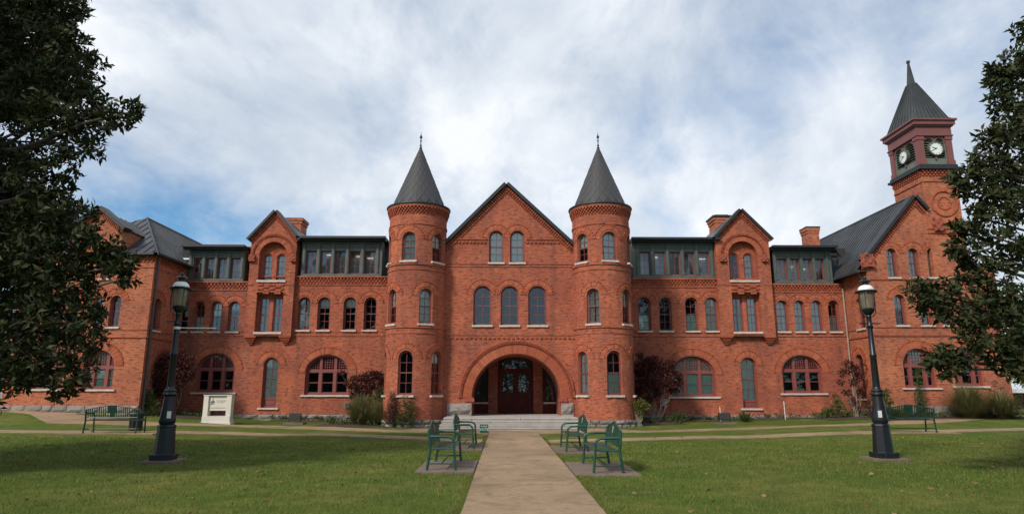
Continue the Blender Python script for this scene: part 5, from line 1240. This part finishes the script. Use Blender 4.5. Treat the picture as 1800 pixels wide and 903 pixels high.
# ------------------------------------------------------------------ lamp posts
def lamp_post(x, y, label, arm):
    t = thing('lamp_post', label, 'street lamp', (x, y, gz(x, y)), R(4), 'black cast iron lamp posts on the lawn')
    b = MB(); b.box(-.40, .40, -.40, .40, -.15, .045); b.box(-.385, .385, -.385, .385, .045, .055); b.obj('plinth', CONCD, t)
    b = MB(); a8 = PI / 8
    b.lathe([(.27, .05), (.27, .16), (.235, .17), (.23, .2), (.195, .78), (.21, .80), (.20, .84), (.18, .855), (.01, .856)], 8, (0, 0), False, a8)
    for k in range(4): a = k * PI / 2 + PI / 4; b.box(.24 * math.cos(a) - .06, .24 * math.cos(a) + .06, .24 * math.sin(a) - .06, .24 * math.sin(a) + .06, .05, .18)
    b.obj('base', IRON, t)
    b = MB(); b.lathe([(.155, .85), (.175, .89), (.19, .94), (.175, 1.0), (.135, 1.28), (.115, 1.50), (.14, 1.52), (.155, 1.55), (.14, 1.58), (.125, 1.60), (.135, 1.63), (.12, 1.66), (.10, 1.68), (.09, 1.72)], 16, (0, 0)); b.obj('pedestal', IRON, t)
    b = MB(); b.lathe([(.085, 1.70), (.072, 2.45), (.085, 2.47), (.085, 2.51), (.070, 2.53), (.058, 3.15), (.075, 3.17), (.08, 3.22), (.06, 3.25), (.055, 3.42), (.07, 3.45), (.05, 3.5)], 16); b.obj('shaft', IRON, t)
    b = MB(); b.tube([(-.24, 0, 3.28), (.24, 0, 3.28)], .016, 8); b.lathe([(.0, -.0)] if False else [(.001, 3.26), (.03, 3.27), (.03, 3.29), (.001, 3.30)], 8, (-.24, 0)); b.lathe([(.001, 3.26), (.03, 3.27), (.03, 3.29), (.001, 3.30)], 8, (.24, 0)); b.obj('ladder_bar', IRON, t)
    b = MB(); b.lathe([(.05, 3.48), (.09, 3.52), (.15, 3.60), (.155, 3.64), (.13, 3.66), (.01, 3.66)], 16)
    for s in (-1, 1): b.tube([(0, 0, 3.42), (s * .12, 0, 3.46), (s * .195, 0, 3.56), (s * .205, 0, 3.8), (s * .20, 0, 4.06)], .012, 6)
    for q in range(4): a = PI / 4 + q * PI / 2; b.tube([(.14 * math.cos(a), .14 * math.sin(a), 3.64), (.185 * math.cos(a), .185 * math.sin(a), 4.06)], .007, 5)
    b.obj('lantern_frame', IRON, t)
    b = MB(); b.lathe([(.135, 3.66), (.155, 3.75), (.175, 3.95), (.178, 4.06)], 20); b.obj('lantern_glass', LGLASS, t)
    b = MB(); b.lathe([(.01, 3.66), (.05, 3.67), (.055, 3.8), (.03, 3.86), (.02, 3.98), (.001, 3.99)], 12); b.obj('burner', SILL, t)
    b = MB(); b.lathe([(.17, 4.07), (.245, 4.075), (.25, 4.10), (.20, 4.12), (.18, 4.118)], 24)
    for q in range(22): a = 2 * PI * q / 22; b.lathe([(.001, 4.055), (.022, 4.065), (.022, 4.085), (.001, 4.10)], 6, (.238 * math.cos(a), .238 * math.sin(a)))
    b.obj('skirt', IRON, t)
    b = MB(); b.lathe([(.188, 4.115), (.185, 4.15), (.16, 4.20), (.12, 4.235), (.07, 4.255)], 24); b.obj('dome', WENAM, t)
    b = MB(); b.lathe([(.075, 4.25), (.07, 4.31), (.13, 4.325), (.135, 4.34), (.11, 4.375), (.06, 4.40), (.035, 4.41), (.045, 4.43), (.03, 4.46), (.03, 4.47), (.001, 4.50)], 16); b.obj('cap', IRON, t)
    b = MB(); sd = .09 if arm else -.09
    b.box(sd - .045, sd + .045, -.165, -.155, 1.00, 1.16); b.obj('sticker', WHITE, t)
    if arm: b = MB(); b.tube([(.05, 0, 3.12), (.92, 0, 3.12)], .014, 8); b.lathe([(.001, 3.09), (.075, 3.09), (.075, 3.15), (.001, 3.15)], 12); b.obj('banner_arm', WHITE, t)
    return t
lamp_post(*LAMPS[0], 'black cast iron lamp post with a white banner rod, beside the white sign', True)
lamp_post(*LAMPS[1], 'black cast iron lamp post without a rod, in front of the clock tower wing', False)
# ------------------------------------------------------------------ benches (length along local X, facing local -Y)
def bench(label, loc, rz, m, ns=33, sw=.043):
    t = thing('park_bench', label, 'bench', loc, rz, 'green metal benches on the lawn'); L_ = 1.83; hx = L_ / 2
    top = lambda x: .79 + .16 * max(0, 1 - abs(x) / hx)
    back = lambda z: .20 + .10 * (z - .42) / .5            # the back leans away
    for s in (-1, 1):
        x = s * (hx - .02)
        b = MB(); b.tube([(x, .30, 0), (x, .235, .40), (x, back(.8), top(x) - .01)], .029, 8); b.obj('back_leg', m, t)
        b = MB(); b.tube([(x, -.29, 0), (x, -.25, .44), (x, -.25, .56), (x, -.22, .62), (x, -.15, .655), (x, .05, .665), (x, back(.66), .665)], .027, 8); b.obj('arm_leg', m, t)
        b = MB(); b.tube([(x, -.275, .13), (x, .28, .13)], .015, 8); b.tube([(x, -.25, .42), (x, .23, .42)], .016, 8); b.obj('side_rail', m, t)
    b = MB(); b.tube([(-hx + .02, 0, .13), (hx - .02, 0, .13)], .015, 8); b.obj('stretcher', m, t)
    n = 12; b = MB(); b.tube([(-hx + .02 + (L_ - .04) * k / n, back(top(-hx + .02 + (L_ - .04) * k / n)), top(-hx + .02 + (L_ - .04) * k / n)) for k in range(n + 1)], .020, 8); b.obj('top_rail', m, t)
    b = MB(); b.tube([(-hx + .02, back(.52), .52), (hx - .02, back(.52), .52)], .015, 8); b.obj('lower_rail', m, t)
    sl = MB(); sl.box(-hx + .01, hx - .01, -.030, .030, -.008, .008); me = sl.mesh('seat_slat', m)
    for k in range(6): link('seat_slat', me, t, (0, -.235 + .084 * k, .445 - .005 * k))
    for k in range(ns):
        x = -hx + .09 + (L_ - .18) * k / (ns - 1)
        if abs(x) < .12: continue
        b = MB(); z1 = top(x); b.obox((x - sw / 2, back(.50) - .004, .50), (sw, 0, 0), (0, .008, 0), (0, back(z1) - back(.50), z1 - .50)); b.obj('back_slat', m, t)
    b = MB(); z0, z1 = .66, .915
    b.obox((-.13, back(z0) - .012, z0), (.26, 0, 0), (0, .02, 0), (0, back(z1) - back(z0), z1 - z0)); b.obox((-.08, back(.52) - .006, .52), (.16, 0, 0), (0, .012, 0), (0, back(z0) - back(.52), z0 - .52)); b.obj('plaque', m, t)
    b = MB()
    for s in (-1, 1): b.obox((s * .012, back(.72) - .019, .72), (.012, 0, 0), (0, .005, 0), (s * .035, back(.86) - back(.72), .14))
    b.obj('emblem', SILL, t)
    return t
PZB = .032
bench('nearest green bench on the left of the path, its arms towards the path', (*BX['nl'], PZB), R(90), BENCH)
bench('green bench left of the path, near the small green sign and the steps', (*BX['fl'], PZB), R(90), BENCH)
bench('nearest green bench on the right of the path, its back to the lawn', (*BX['nr'], PZB), R(-90), BENCH)
bench('green bench right of the path, the farther one near the steps', (*BX['fr'], PZB), R(-90), BENCH)
def side_bench(px, py, label):
    D = 23.6; X_ = PX(px, py, D); z = gz(X_, D); pad(X_ - 1.6, X_ + 1.6, D - .55, D + .75, CONC, .02)
    return bench(label, (X_, D, max(gz(X_ - 1.6, D + .75), gz(X_ + 1.6, D + .75), z) + .022), R(180), BENCHD, 23, .026)
side_bench(203, 740, 'dark bench seen from behind under the magnolia, facing the hall, a bin beyond it')
side_bench(1590, 735, 'dark green bench seen from behind, right beside the lamp post without a rod')
# ------------------------------------------------------------------ signs
def text(s, size, m, parent, loc, rx=PI / 2, ext=.002, align='CENTER'):
    c = bpy.data.curves.new('lettering', 'FONT'); c.body = s; c.size = size; c.extrude = ext; c.align_x = align
    q = bpy.data.objects.new('q', c); me = bpy.data.meshes.new_from_object(q); bpy.data.objects.remove(q); me.materials.clear(); me.materials.append(m)
    o = link('lettering', me, parent, loc); o.rotation_euler = (rx, 0, 0); return o
INKG = simple('grey_green_ink', (.15, .18, .14), .6); INKD = simple('dark_green_ink', (.035, .075, .05), .6)
X_, Z_ = P(384, 715, 30.6); z = gz(X_, 30.6); sc_ = 1.0
t = thing('monument_sign', 'white stone sign on two pillars with a green emblem, standing by the wall', 'sign', (X_, 30.6, z), R(-3))
b = MB(); b.box(-.70, .70, -.22, .22, -.2, .05); b.obj('footing', WSIGN, t); b = MB(); b.box(-.64, .64, -.18, .18, .05, .32); b.obj('base', WSIGN, t)
for s in (-1, 1): b = MB(); b.box(s * .53 - .11, s * .53 + .11, -.14, .14, .32, 1.22); b.obj('pillar', WSIGN, t)
b = MB(); b.box(-.66, .66, -.16, .16, 1.22, 1.255); b.obj('cap', WSIGN, t)
b = MB(); b.box(-.42, .42, -.06, .06, .56, 1.22); b.obj('panel', WSIGN, t)
b = MB()
for q in ([(-.36, .80), (-.31, .80), (-.21, 1.12), (-.225, 1.12)], [(-.30, .86), (-.18, .82), (-.17, .85), (-.29, .90)], [(-.29, .92), (-.24, .90), (-.18, .98), (-.20, 1.01)], [(-.36, .95), (-.33, .98), (-.29, .95), (-.32, .92)], [(-.22, .90), (-.17, .88), (-.165, .97), (-.19, .99)]):
    b.face([(x, -.065, zz) for x, zz in q])
b.obj('emblem', INKD, t, fix=False)
text('NORTHEASTERN', .062, INKG, t, (.13, -.062, .97)); text('STATE UNIVERSITY', .048, INKG, t, (.13, -.062, .905)); b = MB(); b.box(-.36, .38, -.063, -.06, .665, .69); b.obj('rule', INKG, t)
X_, Y_ = P(851, 753, 24.2)[0], 24.2
zt_, zb_ = PZ(745.5, Y_, 851), PZ(760.5, Y_, 851); t = thing('yard_sign', 'small square green sign with white lettering on a wire stake beside the path', 'sign', (X_, Y_, gz(X_, Y_)), R(-2))
b = MB(); b.box(-.15, .15, -.006, .006, zb_, zt_); b.obj('board', SIGNG, t); b = MB()
for s in (-1, 1): b.tube([(s * .10, .01, -.1), (s * .10, .01, zt_ - .05)], .004, 6)
b.obj('stake', ZINC, t); text('PLEASE', .075, WHITE, t, (0, -.008, zt_ - .085)); text('VOTE', .125, WHITE, t, (0, -.008, zb_ + .085))
# ------------------------------------------------------------------ flood lights, bin, meter box, small posts
def flood(px, py, label, xr_=0):
    D = 31.8; X_ = PX(px, py, D); z = gz(X_, D); t = thing('flood_light', label, 'flood light', (X_, D, z), R(xr_), 'flood lights in front of the hall')
    b = MB(); b.box(-.46, .46, -.30, .30, -.15, .07); b.obj('slab', CONCD, t)
    b = MB(); a = R(-8)
    f = lambda x, y, zz: (x, y * math.cos(a) - zz * math.sin(a), .33 + y * math.sin(a) + zz * math.cos(a))
    r0 = [f(x, -.10, zz) for x, zz in ((-.27, -.16), (.27, -.16), (.27, .16), (-.27, .16))]; r1 = [f(x, .04, zz) for x, zz in ((-.27, -.16), (.27, -.16), (.27, .16), (-.27, .16))]; r2 = [f(x, .16, zz) for x, zz in ((-.17, -.08), (.17, -.08), (.17, .08), (-.17, .08))]
    b.grid([r0, r1, r2], True, False); b.face(r2); b.face(r0[::-1])
    for k in range(5): b.box(-.14 + .07 * k - .006, -.14 + .07 * k + .006, .10, .22, .26, .42)
    b.obj('housing', BLACKT, t); b = MB(); b.face([f(x, .045 if False else -.105, zz) for x, zz in ((-.24, -.13), (.24, -.13), (.24, .13), (-.24, .13))]); b.obj('lens', VOID, t)
    b = MB()
    for s in (-1, 1): b.tube([(s * .29, 0, .06), (s * .29, 0, .36)], .014, 6)
    b.tube([(-.29, 0, .06), (.29, 0, .06)], .014, 6); b.obj('bracket', BLACKT, t); return t
flood(519, 732, 'black flood light on a slab at the wall, between the white sign and the entrance'); flood(1273, 734, 'black flood light on a slab below the narrow window, right of the entrance')
X_ = PX(242, 722, 25.2); z = gz(X_, 25.2) - .03; t = thing('litter_bin', 'dark litter bin with a pale rim behind the bench under the magnolia', 'bin', (X_ - .12, 25.4, z))
t.scale = (.82, .82, .86); b = MB(); b.lathe([(.24, 0), (.26, .05), (.27, .72), (.28, .74)], 16); b.obj('drum', BLACKT, t); b = MB(); b.lathe([(.29, .74), (.30, .78), (.22, .90), (.10, .95), (.01, .955)], 16); b.obj('lid', IRON, t); b = MB(); b.lathe([(.285, .735), (.305, .735), (.305, .775), (.285, .775)], 16); b.obj('rim', ZINC, t)
for q in range(12): a = 2 * PI * q / 12; b = MB(); b.box(-.025, .025, .268, .285, .05, .72); b.obj('stave', BLACKT, t, rz=a)
D = 34.75; X_ = PX(1167, 718, D); t = thing('meter_box', 'grey electric meter box on a post behind the red maple', 'meter box', (X_, D, gz(X_, D)))
zq = PZ(713, D, 1167) - gz(X_, D); b = MB(); b.box(-.12, .12, -.10, .08, zq, zq + .36); b.obj('cabinet', ZINC, t); b = MB(); b.box(-.10, .10, -.115, -.10, zq + .03, zq + .33); b.obj('door', ZINC, t); b = MB(); b.tube([(0, 0, -.1), (0, 0, zq + .02)], .03, 8); b.obj('post', IRON, t)
X_ = PX(609, 712, 34.8); t = thing('vent_hood', 'small grey vent on the wall above the ornamental grass', 'vent', (X_, 34.98, PZ(716, 34.98, 609)))
b = MB(); b.box(-.12, .12, -.10, 0, 0, .26); b.obj('hood', ZINC, t); b = MB()
for k in range(4): b.box(-.10, .10, -.115, -.10, .03 + k * .055, .055 + k * .055)
b.obj('louvre', BLACKT, t)
for px, y0, y1, lb in ((1381, 706, 738, 'thin pale pipe post in the grass under the great window beside the lamp'), (1267, 715, 732, 'short pale pipe post right behind the flood light')):
    D = 34.2; X_ = PX(px, y1, D); z = gz(X_, D); t = tag(link('marker_post', None, None, (X_, D, z)), lb, 'post'); hh = PZ(y0, D, px) - z; b = MB(); b.tube([(0, 0, -.1), (-.02, 0, hh)], .016, 8); b.obj('pipe', WHITE, t); b = MB(); b.lathe([(.001, hh + .03), (.022, hh + .02), (.022, hh - .02)], 8, (-.02, 0)); b.obj('cap', WHITE, t)
# ------------------------------------------------------------------ shrubs and small trees along the hall
def shrubby(name, label, cat, px, py, D, clumps, m, leaf, per, stems, bark=BARK, group=None, shell=.3, pick=None):
    """clumps given as (px, py, radius px) in the plane Y = D"""
    X0 = PX(px, py, D); z0 = gz(X0, D); t = thing(name, label, cat, (X0, D, z0), 0, group); k = PX(px + 1, py, D) - PX(px, py, D); cl = []
    for cx_, cy_, r_ in clumps:
        a, c = P(cx_, cy_, D); cl.append((a - X0, random.uniform(-.3, .3) * r_ * k, max(r_ * k * .5, c - z0), r_ * k, r_ * k * .9, r_ * k * .85))
    b = MB()
    for q in range(stems):
        f = (random.uniform(-.06, .06) * (stems > 1), random.uniform(-.05, .05), -.1)
        for c in random.sample(cl, min(len(cl), max(2, len(cl) // stems + 1))): limb(b, f, c[:3], .021 if stems < 4 else .012, .006, .02, 6, .3)
    b.obj('trunk' if cat == 'tree' else 'stem', bark, t, fix=False)
    pos, dr = cloud(cl, per, shell); link('crown' if cat == 'tree' else 'foliage', leaf_mesh('foliage', pos, dr, leaf, leaf * .55, m), t, kind='stuff'); return t
random.seed(21)
GM = 'small red leaved trees by the hall'
def maple(label, px, py, D, cl, per=150, stems=3, bark=BARKP): return shrubby('red_maple', label, 'tree', px, py, D, cl, MAPL, .115, per * 1.9, stems, bark, GM, .15)
maple('dark red maple with a pale forked trunk, right of the entrance tower', 1155, 745, 33.2, [(1125, 645, 15), (1150, 640, 18), (1172, 650, 15), (1135, 670, 20), (1165, 670, 22), (1120, 690, 12), (1185, 680, 14), (1150, 690, 14), (1190, 660, 9), (1135, 705, 9), (1178, 640, 9), (1195, 672, 7), (1125, 625, 6), (1140, 640, 14), (1130, 655, 14)], 190)
maple('low red maple behind tall grasses, left of the entrance tower', 660, 742, 33.0, [(625, 668, 10), (640, 665, 12), (655, 660, 12), (668, 662, 10), (650, 680, 14), (632, 685, 12), (668, 680, 12), (675, 672, 9), (618, 680, 8), (645, 693, 10), (620, 695, 7), (600, 655, 5), (608, 672, 5), (630, 700, 10), (655, 705, 10), (672, 700, 9)], 170, 2, BARK)
maple('broad dark red maple in the corner behind the lamp post with the rod', 300, 738, 33.0, [(270, 650, 18), (295, 635, 20), (320, 640, 16), (335, 635, 10), (285, 670, 20), (310, 665, 20), (330, 660, 12), (262, 670, 12), (300, 690, 14), (340, 650, 7), (275, 690, 10), (320, 622, 8)], 150, 3, BARK)
maple('thin ragged red maple in the corner beside the lamp post without a rod', 1506, 735, 33.4, [(1490, 640, 8), (1500, 650, 12), (1482, 655, 9), (1510, 660, 9), (1500, 672, 9), (1478, 672, 6), (1512, 690, 8), (1500, 705, 8), (1492, 690, 6), (1508, 720, 7), (1515, 640, 5), (1485, 690, 5)], 110, 2)
def og(label, px, py, D, rpx, hpx, n, lean=1., plume=True):
    X0 = PX(px, py, D); z0 = gz(X0, D); t = thing('ornamental_grass', label, 'ornamental grass', (X0, D, z0), 0, 'clumps of tall ornamental grass'); k = PX(px + 1, py, D) - PX(px, py, D); Rr, H = rpx * k, hpx * k
    a = rng.uniform(0, 2 * PI, n); r = Rr * .30 * np.sqrt(rng.uniform(0, 1, n)); ph = 1.3 * rng.uniform(0, 1, n) ** .8; Lb = H * rng.uniform(.55, 1.12, n); h = Lb * np.cos(ph) * 1.25; ou = Lb * np.sin(ph) * min(1.3, Rr / H * 1.5) * lean; tw = rng.uniform(.008, .014, n)
    seg = 5; ts = np.linspace(0, 1, seg); fs = []
    def pt(t_): return np.stack([np.cos(a) * (r + ou * t_ ** 1.8), np.sin(a) * (r + ou * t_ ** 1.8), h * (t_ - .28 * t_ ** 3)], 1)
    sd = np.stack([-np.sin(a), np.cos(a), 0 * a], 1)
    for q in range(seg - 1):
        p0, p1 = pt(ts[q]), pt(ts[q + 1]); w0, w1 = (tw * (1 - ts[q] * .9))[:, None], (tw * (1 - ts[q + 1] * .9))[:, None]
        fs.append(np.stack([p0 - sd * w0, p0 + sd * w0, p1 + sd * w1, p1 - sd * w1], 1))
    v = np.stack(fs, 1).reshape(-1, 3); me = tri_mesh('blades', v, OGRA, 4); bm = bmesh.new(); bm.from_mesh(me); bmesh.ops.remove_doubles(bm, verts=bm.verts, dist=1e-4); bm.to_mesh(me); bm.free(); link('blades', me, t, kind='stuff')
    if plume:
        i = rng.choice(n, min(n, 40), False); p = pt(np.ones(n))[i]; pos = np.repeat(p, 10, 0) + rng.normal(size=(len(p) * 10, 3)) * .035 * np.array([1, 1, 2.2]); link('plumes', leaf_mesh('plumes', pos, unit(len(pos)) + np.array([0, 0, 1.]), .06, .014, PLUM), t, kind='stuff')
    return t
og('feathery green grass clump left of the entrance tower, below the red maple', 632, 745, 31.6, 32, 60, 2300); og('smaller grass clump between the red maple and the russet shrub', 660, 746, 31.2, 24, 50, 1500)
og('large plumed grass mound at the far right under the wing\'s last great window', 1706, 736, 31.4, 40, 66, 3000); og('plumed grass mound at the wing\'s outer corner, rightmost of the clumps', 1763, 736, 31.2, 40, 54, 2400)
og('low grass tuft between the lamp post and the dark bench, under the great window', 1590, 731, 32.0, 30, 26, 1100, 1, False)
shrubby('conical_shrub', 'russet conical shrub against the left entrance tower', 'shrub', 690, 746, 30.2, [(690, 735, 15), (690, 722, 13), (690, 709, 10), (690, 698, 7), (690, 690, 4), (682, 730, 11), (699, 731, 11)], RUSL, .06, 500, 3)
shrubby('shrub', 'loose green shrub right of the russet one, under the tower window', 'shrub', 714, 746, 29.9, [(710, 730, 11), (722, 725, 10), (718, 712, 9), (708, 710, 7), (722, 738, 9), (704, 738, 9), (712, 698, 5), (724, 706, 5)], SHRL, .075, 330, 5)
shrubby('shrub', 'fresh green bush showing between the red maple and the russet shrub', 'shrub', 668, 742, 32.4, [(668, 688, 9), (662, 700, 10), (674, 704, 10), (666, 715, 11), (660, 728, 11), (678, 694, 7)], SHRL, .08, 330, 3)
shrubby('small_tree', 'small yellow green tree with slim stems at the right entrance tower', 'tree', 1125, 747, 30.8, [(1118, 714, 8), (1126, 709, 9), (1135, 713, 8), (1127, 720, 8), (1125, 729, 6), (1113, 718, 5)], YELL, .08, 420, 2, BARKP)
for px, lb in ((1193, 'spiky low juniper under the green blinds of the great window'), (1311, 'small spiky juniper under the narrow window right of the flood light')):
    D = 33.2; s_ = 1. if px < 1200 else .8
    X0 = PX(px, 745, D); z0 = gz(X0, D); t = thing('juniper', lb, 'shrub', (X0, D, z0), 0, 'low spiky junipers'); n = 60; ps, ds = [], []
    b = MB()
    for q in range(n):
        a = random.uniform(0, 2 * PI); el = random.uniform(.25, 1.4); L_ = s_ * random.uniform(.45, .68); d = V((math.cos(a) * math.cos(el), math.sin(a) * math.cos(el), math.sin(el))); b.tube([d * .05, d * L_ * .6, d * L_ * .95 + V((0, 0, .02))], [.008, .005, .002], 4, False)
        for m_ in range(26): f = random.uniform(.3, 1); ps.append(d * L_ * f); ds.append(d * 1.3 + V(unit(1)[0]) * .7)
    b.obj('stem', BARK, t, fix=False); link('foliage', leaf_mesh('foliage', np.array(ps), np.array(ds), .085, .026, JUNL), t, kind='stuff')
shrubby('shrub', 'leafy green shrub in the left corner between the bench and the dark red maple', 'shrub', 258, 735, 32.2, [(258, 700, 13), (248, 705, 10), (266, 712, 13), (255, 718, 14), (262, 690, 8), (244, 718, 9), (270, 725, 10), (245, 690, 5), (238, 698, 4)], SHRL, .09, 240, 5)
shrubby('shrub', 'tall thin green shrub in the right corner, left of the ragged maple', 'shrub', 1473, 735, 33.0, [(1470, 700, 8), (1476, 710, 8), (1468, 718, 9), (1480, 722, 8), (1472, 728, 9)], SHRL, .09, 260, 4)
shrubby('shrub', 'low green tuft at the foot of the wall, beside the tall thin shrub', 'shrub', 1454, 735, 33.4, [(1454, 722, 7), (1450, 729, 7), (1459, 728, 6)], JUNL, .10, 300, 3)
shrubby('shrub', 'dense dark green shrub showing right behind the lamp post without a rod', 'shrub', 1556, 733, 31.6, [(1553, 695, 8), (1558, 690, 8), (1562, 705, 8), (1556, 715, 10), (1548, 725, 9), (1565, 722, 8)], SHRL, .09, 330, 4)
shrubby('columnar_shrub', 'slim upright shrub in front of the great window, behind the dark green bench', 'shrub', 1616, 733, 31.9, [(1612, 650, 5), (1613, 662, 6), (1615, 675, 7), (1616, 690, 8), (1617, 703, 9), (1618, 716, 9), (1617, 727, 9)], JUNL, .08, 420, 3)
shrubby('shrub', 'bronze shrub at the foot of the wall between the ragged maple and lamp', 'shrub', 1530, 735, 32.6, [(1530, 700, 7), (1526, 712, 8), (1534, 720, 9), (1526, 727, 8), (1532, 690, 5)], RUSL, .07, 300, 3)
shrubby('sapling', 'thin yellowish sapling rising out of the outermost grass mound', 'tree', 1752, 736, 31.6, [(1748, 672, 5), (1756, 680, 5), (1745, 690, 6), (1758, 695, 6), (1750, 705, 6), (1762, 684, 4)], RUSL, .08, 150, 1, BARK)
# ------------------------------------------------------------------ beyond the hall
def far_tree(px, py, D, cl, m, label, leaf=.28, per=22):
    return shrubby('leafy_tree', label, 'tree', px, py, D, cl, m, leaf, per, 1, BARK, 'trees beyond the ends of the hall', .3)
far_tree(1810, 720, 48, [(1785, 640, 16), (1800, 625, 18), (1815, 640, 20), (1790, 660, 14), (1805, 668, 14), (1778, 655, 10), (1825, 600, 25), (1850, 640, 30), (1795, 605, 12)], YELL, 'yellow green autumn tree beyond the right end of the hall', .22, 60)
far_tree(1870, 715, 70, [(1840, 560, 40), (1880, 560, 50), (1860, 500, 40), (1900, 620, 50), (1830, 600, 30)], DGRN, 'tall dark tree far beyond the yellow green one', .35, 20)
far_tree(-20, 690, 62, [(-10, 600, 40), (20, 585, 28), (-40, 640, 40), (30, 625, 18), (10, 640, 24), (-60, 580, 50), (-20, 540, 40)], DGRN, 'dark leafy tree far beyond the left end of the hall', .32, 22)
far_tree(60, 690, 90, [(60, 620, 30), (30, 640, 24), (90, 630, 30), (10, 650, 20)], DGRN, 'distant dark tree behind the grey house', .4, 18)
X_, D = PX(8, 690, 75), 75; z = gz(X_, D) ; t = thing('grey_house', 'small grey house far off at the left edge, under the magnolia', 'house', (X_, D, z)); b = MB(); b.box(-4, 3, 0, 8, -1, 2.9); b.obj('wall', GREYW, t); b = MB(); b.face([(-4.4, -.5, 2.8), (3.4, -.5, 2.8), (3.4, 4, 4.6), (-4.4, 4, 4.6)]); b.face([(-4.4, 8.5, 2.8), (3.4, 8.5, 2.8), (3.4, 4, 4.6), (-4.4, 4, 4.6)]); b.obj('roof', METAL, t)
for x in (-2.6, -.4, 1.6): b = MB(); b.box(x - .5, x + .5, -.05, .02, .9, 2.2); o = b.obj('window', WHITE, t); b = MB(); b.box(x - .42, x + .42, -.06, -.052, .98, 2.12); b.obj('pane', VOID, o)
X_, D = PX(1795, 700, 46), 46; z = gz(X_, D); t = thing('carport', 'low open shelter with a white roof edge beyond the right end of the hall', 'shelter', (X_, D, z)); zz = PZ(690, D, 1790) - z; b = MB(); b.box(-1.4, 6, 0, 6, zz, zz + .28); b.obj('roof', WHITE, t)
for x in (-1.2, 2, 5.6): b = MB(); b.box(x - .07, x + .07, .1, .24, -.5, zz); b.obj('post', WHITE, t)
b = MB(); b.box(-1.3, 5.9, 5.6, 5.8, -.5, zz - .01); b.obj('back_wall', VOID, t)
# trees across the road behind the camera: the ground floor panes mirror them
cl = []
for k in range(46):
    x = -75 + 150 * k / 45 + random.uniform(-1.5, 1.5); h = random.uniform(4.5, 8.5)
    for q in range(4): cl.append((x + random.uniform(-1.5, 1.5), -34 + random.uniform(-3, 3), h * (q + .6) / 4, random.uniform(1.6, 2.6), 1.8, random.uniform(1.3, 2.0)))
pos, dr = cloud(cl, 5, .3); link('treeline', leaf_mesh('treeline', pos, dr, .62, .40, DGRN), kind='stuff')
# a few fallen leaves on the turf
n = 260; fx = rng.uniform(-15, 15, n); fy = rng.uniform(8.5, 25, n); k = not_paved(fx, fy) | (rng.uniform(0, 1, n) < .12); fx, fy = fx[k], fy[k]
pos = np.stack([fx, fy, np.array([gz(a, b) for a, b in zip(fx, fy)]) + .045], 1); ax = unit(len(fx)); ax[:, 2] *= .15
link('fallen_leaves', leaf_mesh('fallen_leaves', pos, ax, .10, .055, FALL), kind='stuff')
# low ground cover between the shrubs at the foot of the walls
ps = []
for x0, x1, y0, y1, k in ((-8.4, -4.6, 30.6, 32.2, 260), (5.2, 8.5, 32.0, 34.7, 200), (-16.8, -14.8, 32.6, 34.7, 220), (15.8, 18.2, 32.6, 34.6, 220), (18.8, 25.2, 31.2, 32.3, 420), (8.8, 15.4, 34.4, 34.9, 260), (-11.9, -8.7, 34.4, 34.9, 150)):
    for _ in range(k // 6):
        a, c = random.uniform(x0, x1), random.uniform(y0, y1)
        for _ in range(14): x, y = a + random.gauss(0, .10), c + random.gauss(0, .08); ps.append((x, y, gz(x, y) + random.uniform(.04, .22)))
ps = np.array(ps); link('ground_cover', leaf_mesh('ground_cover', ps, unit(len(ps)) + np.array([0, 0, .7]), .14, .045, SHRL), kind='stuff')
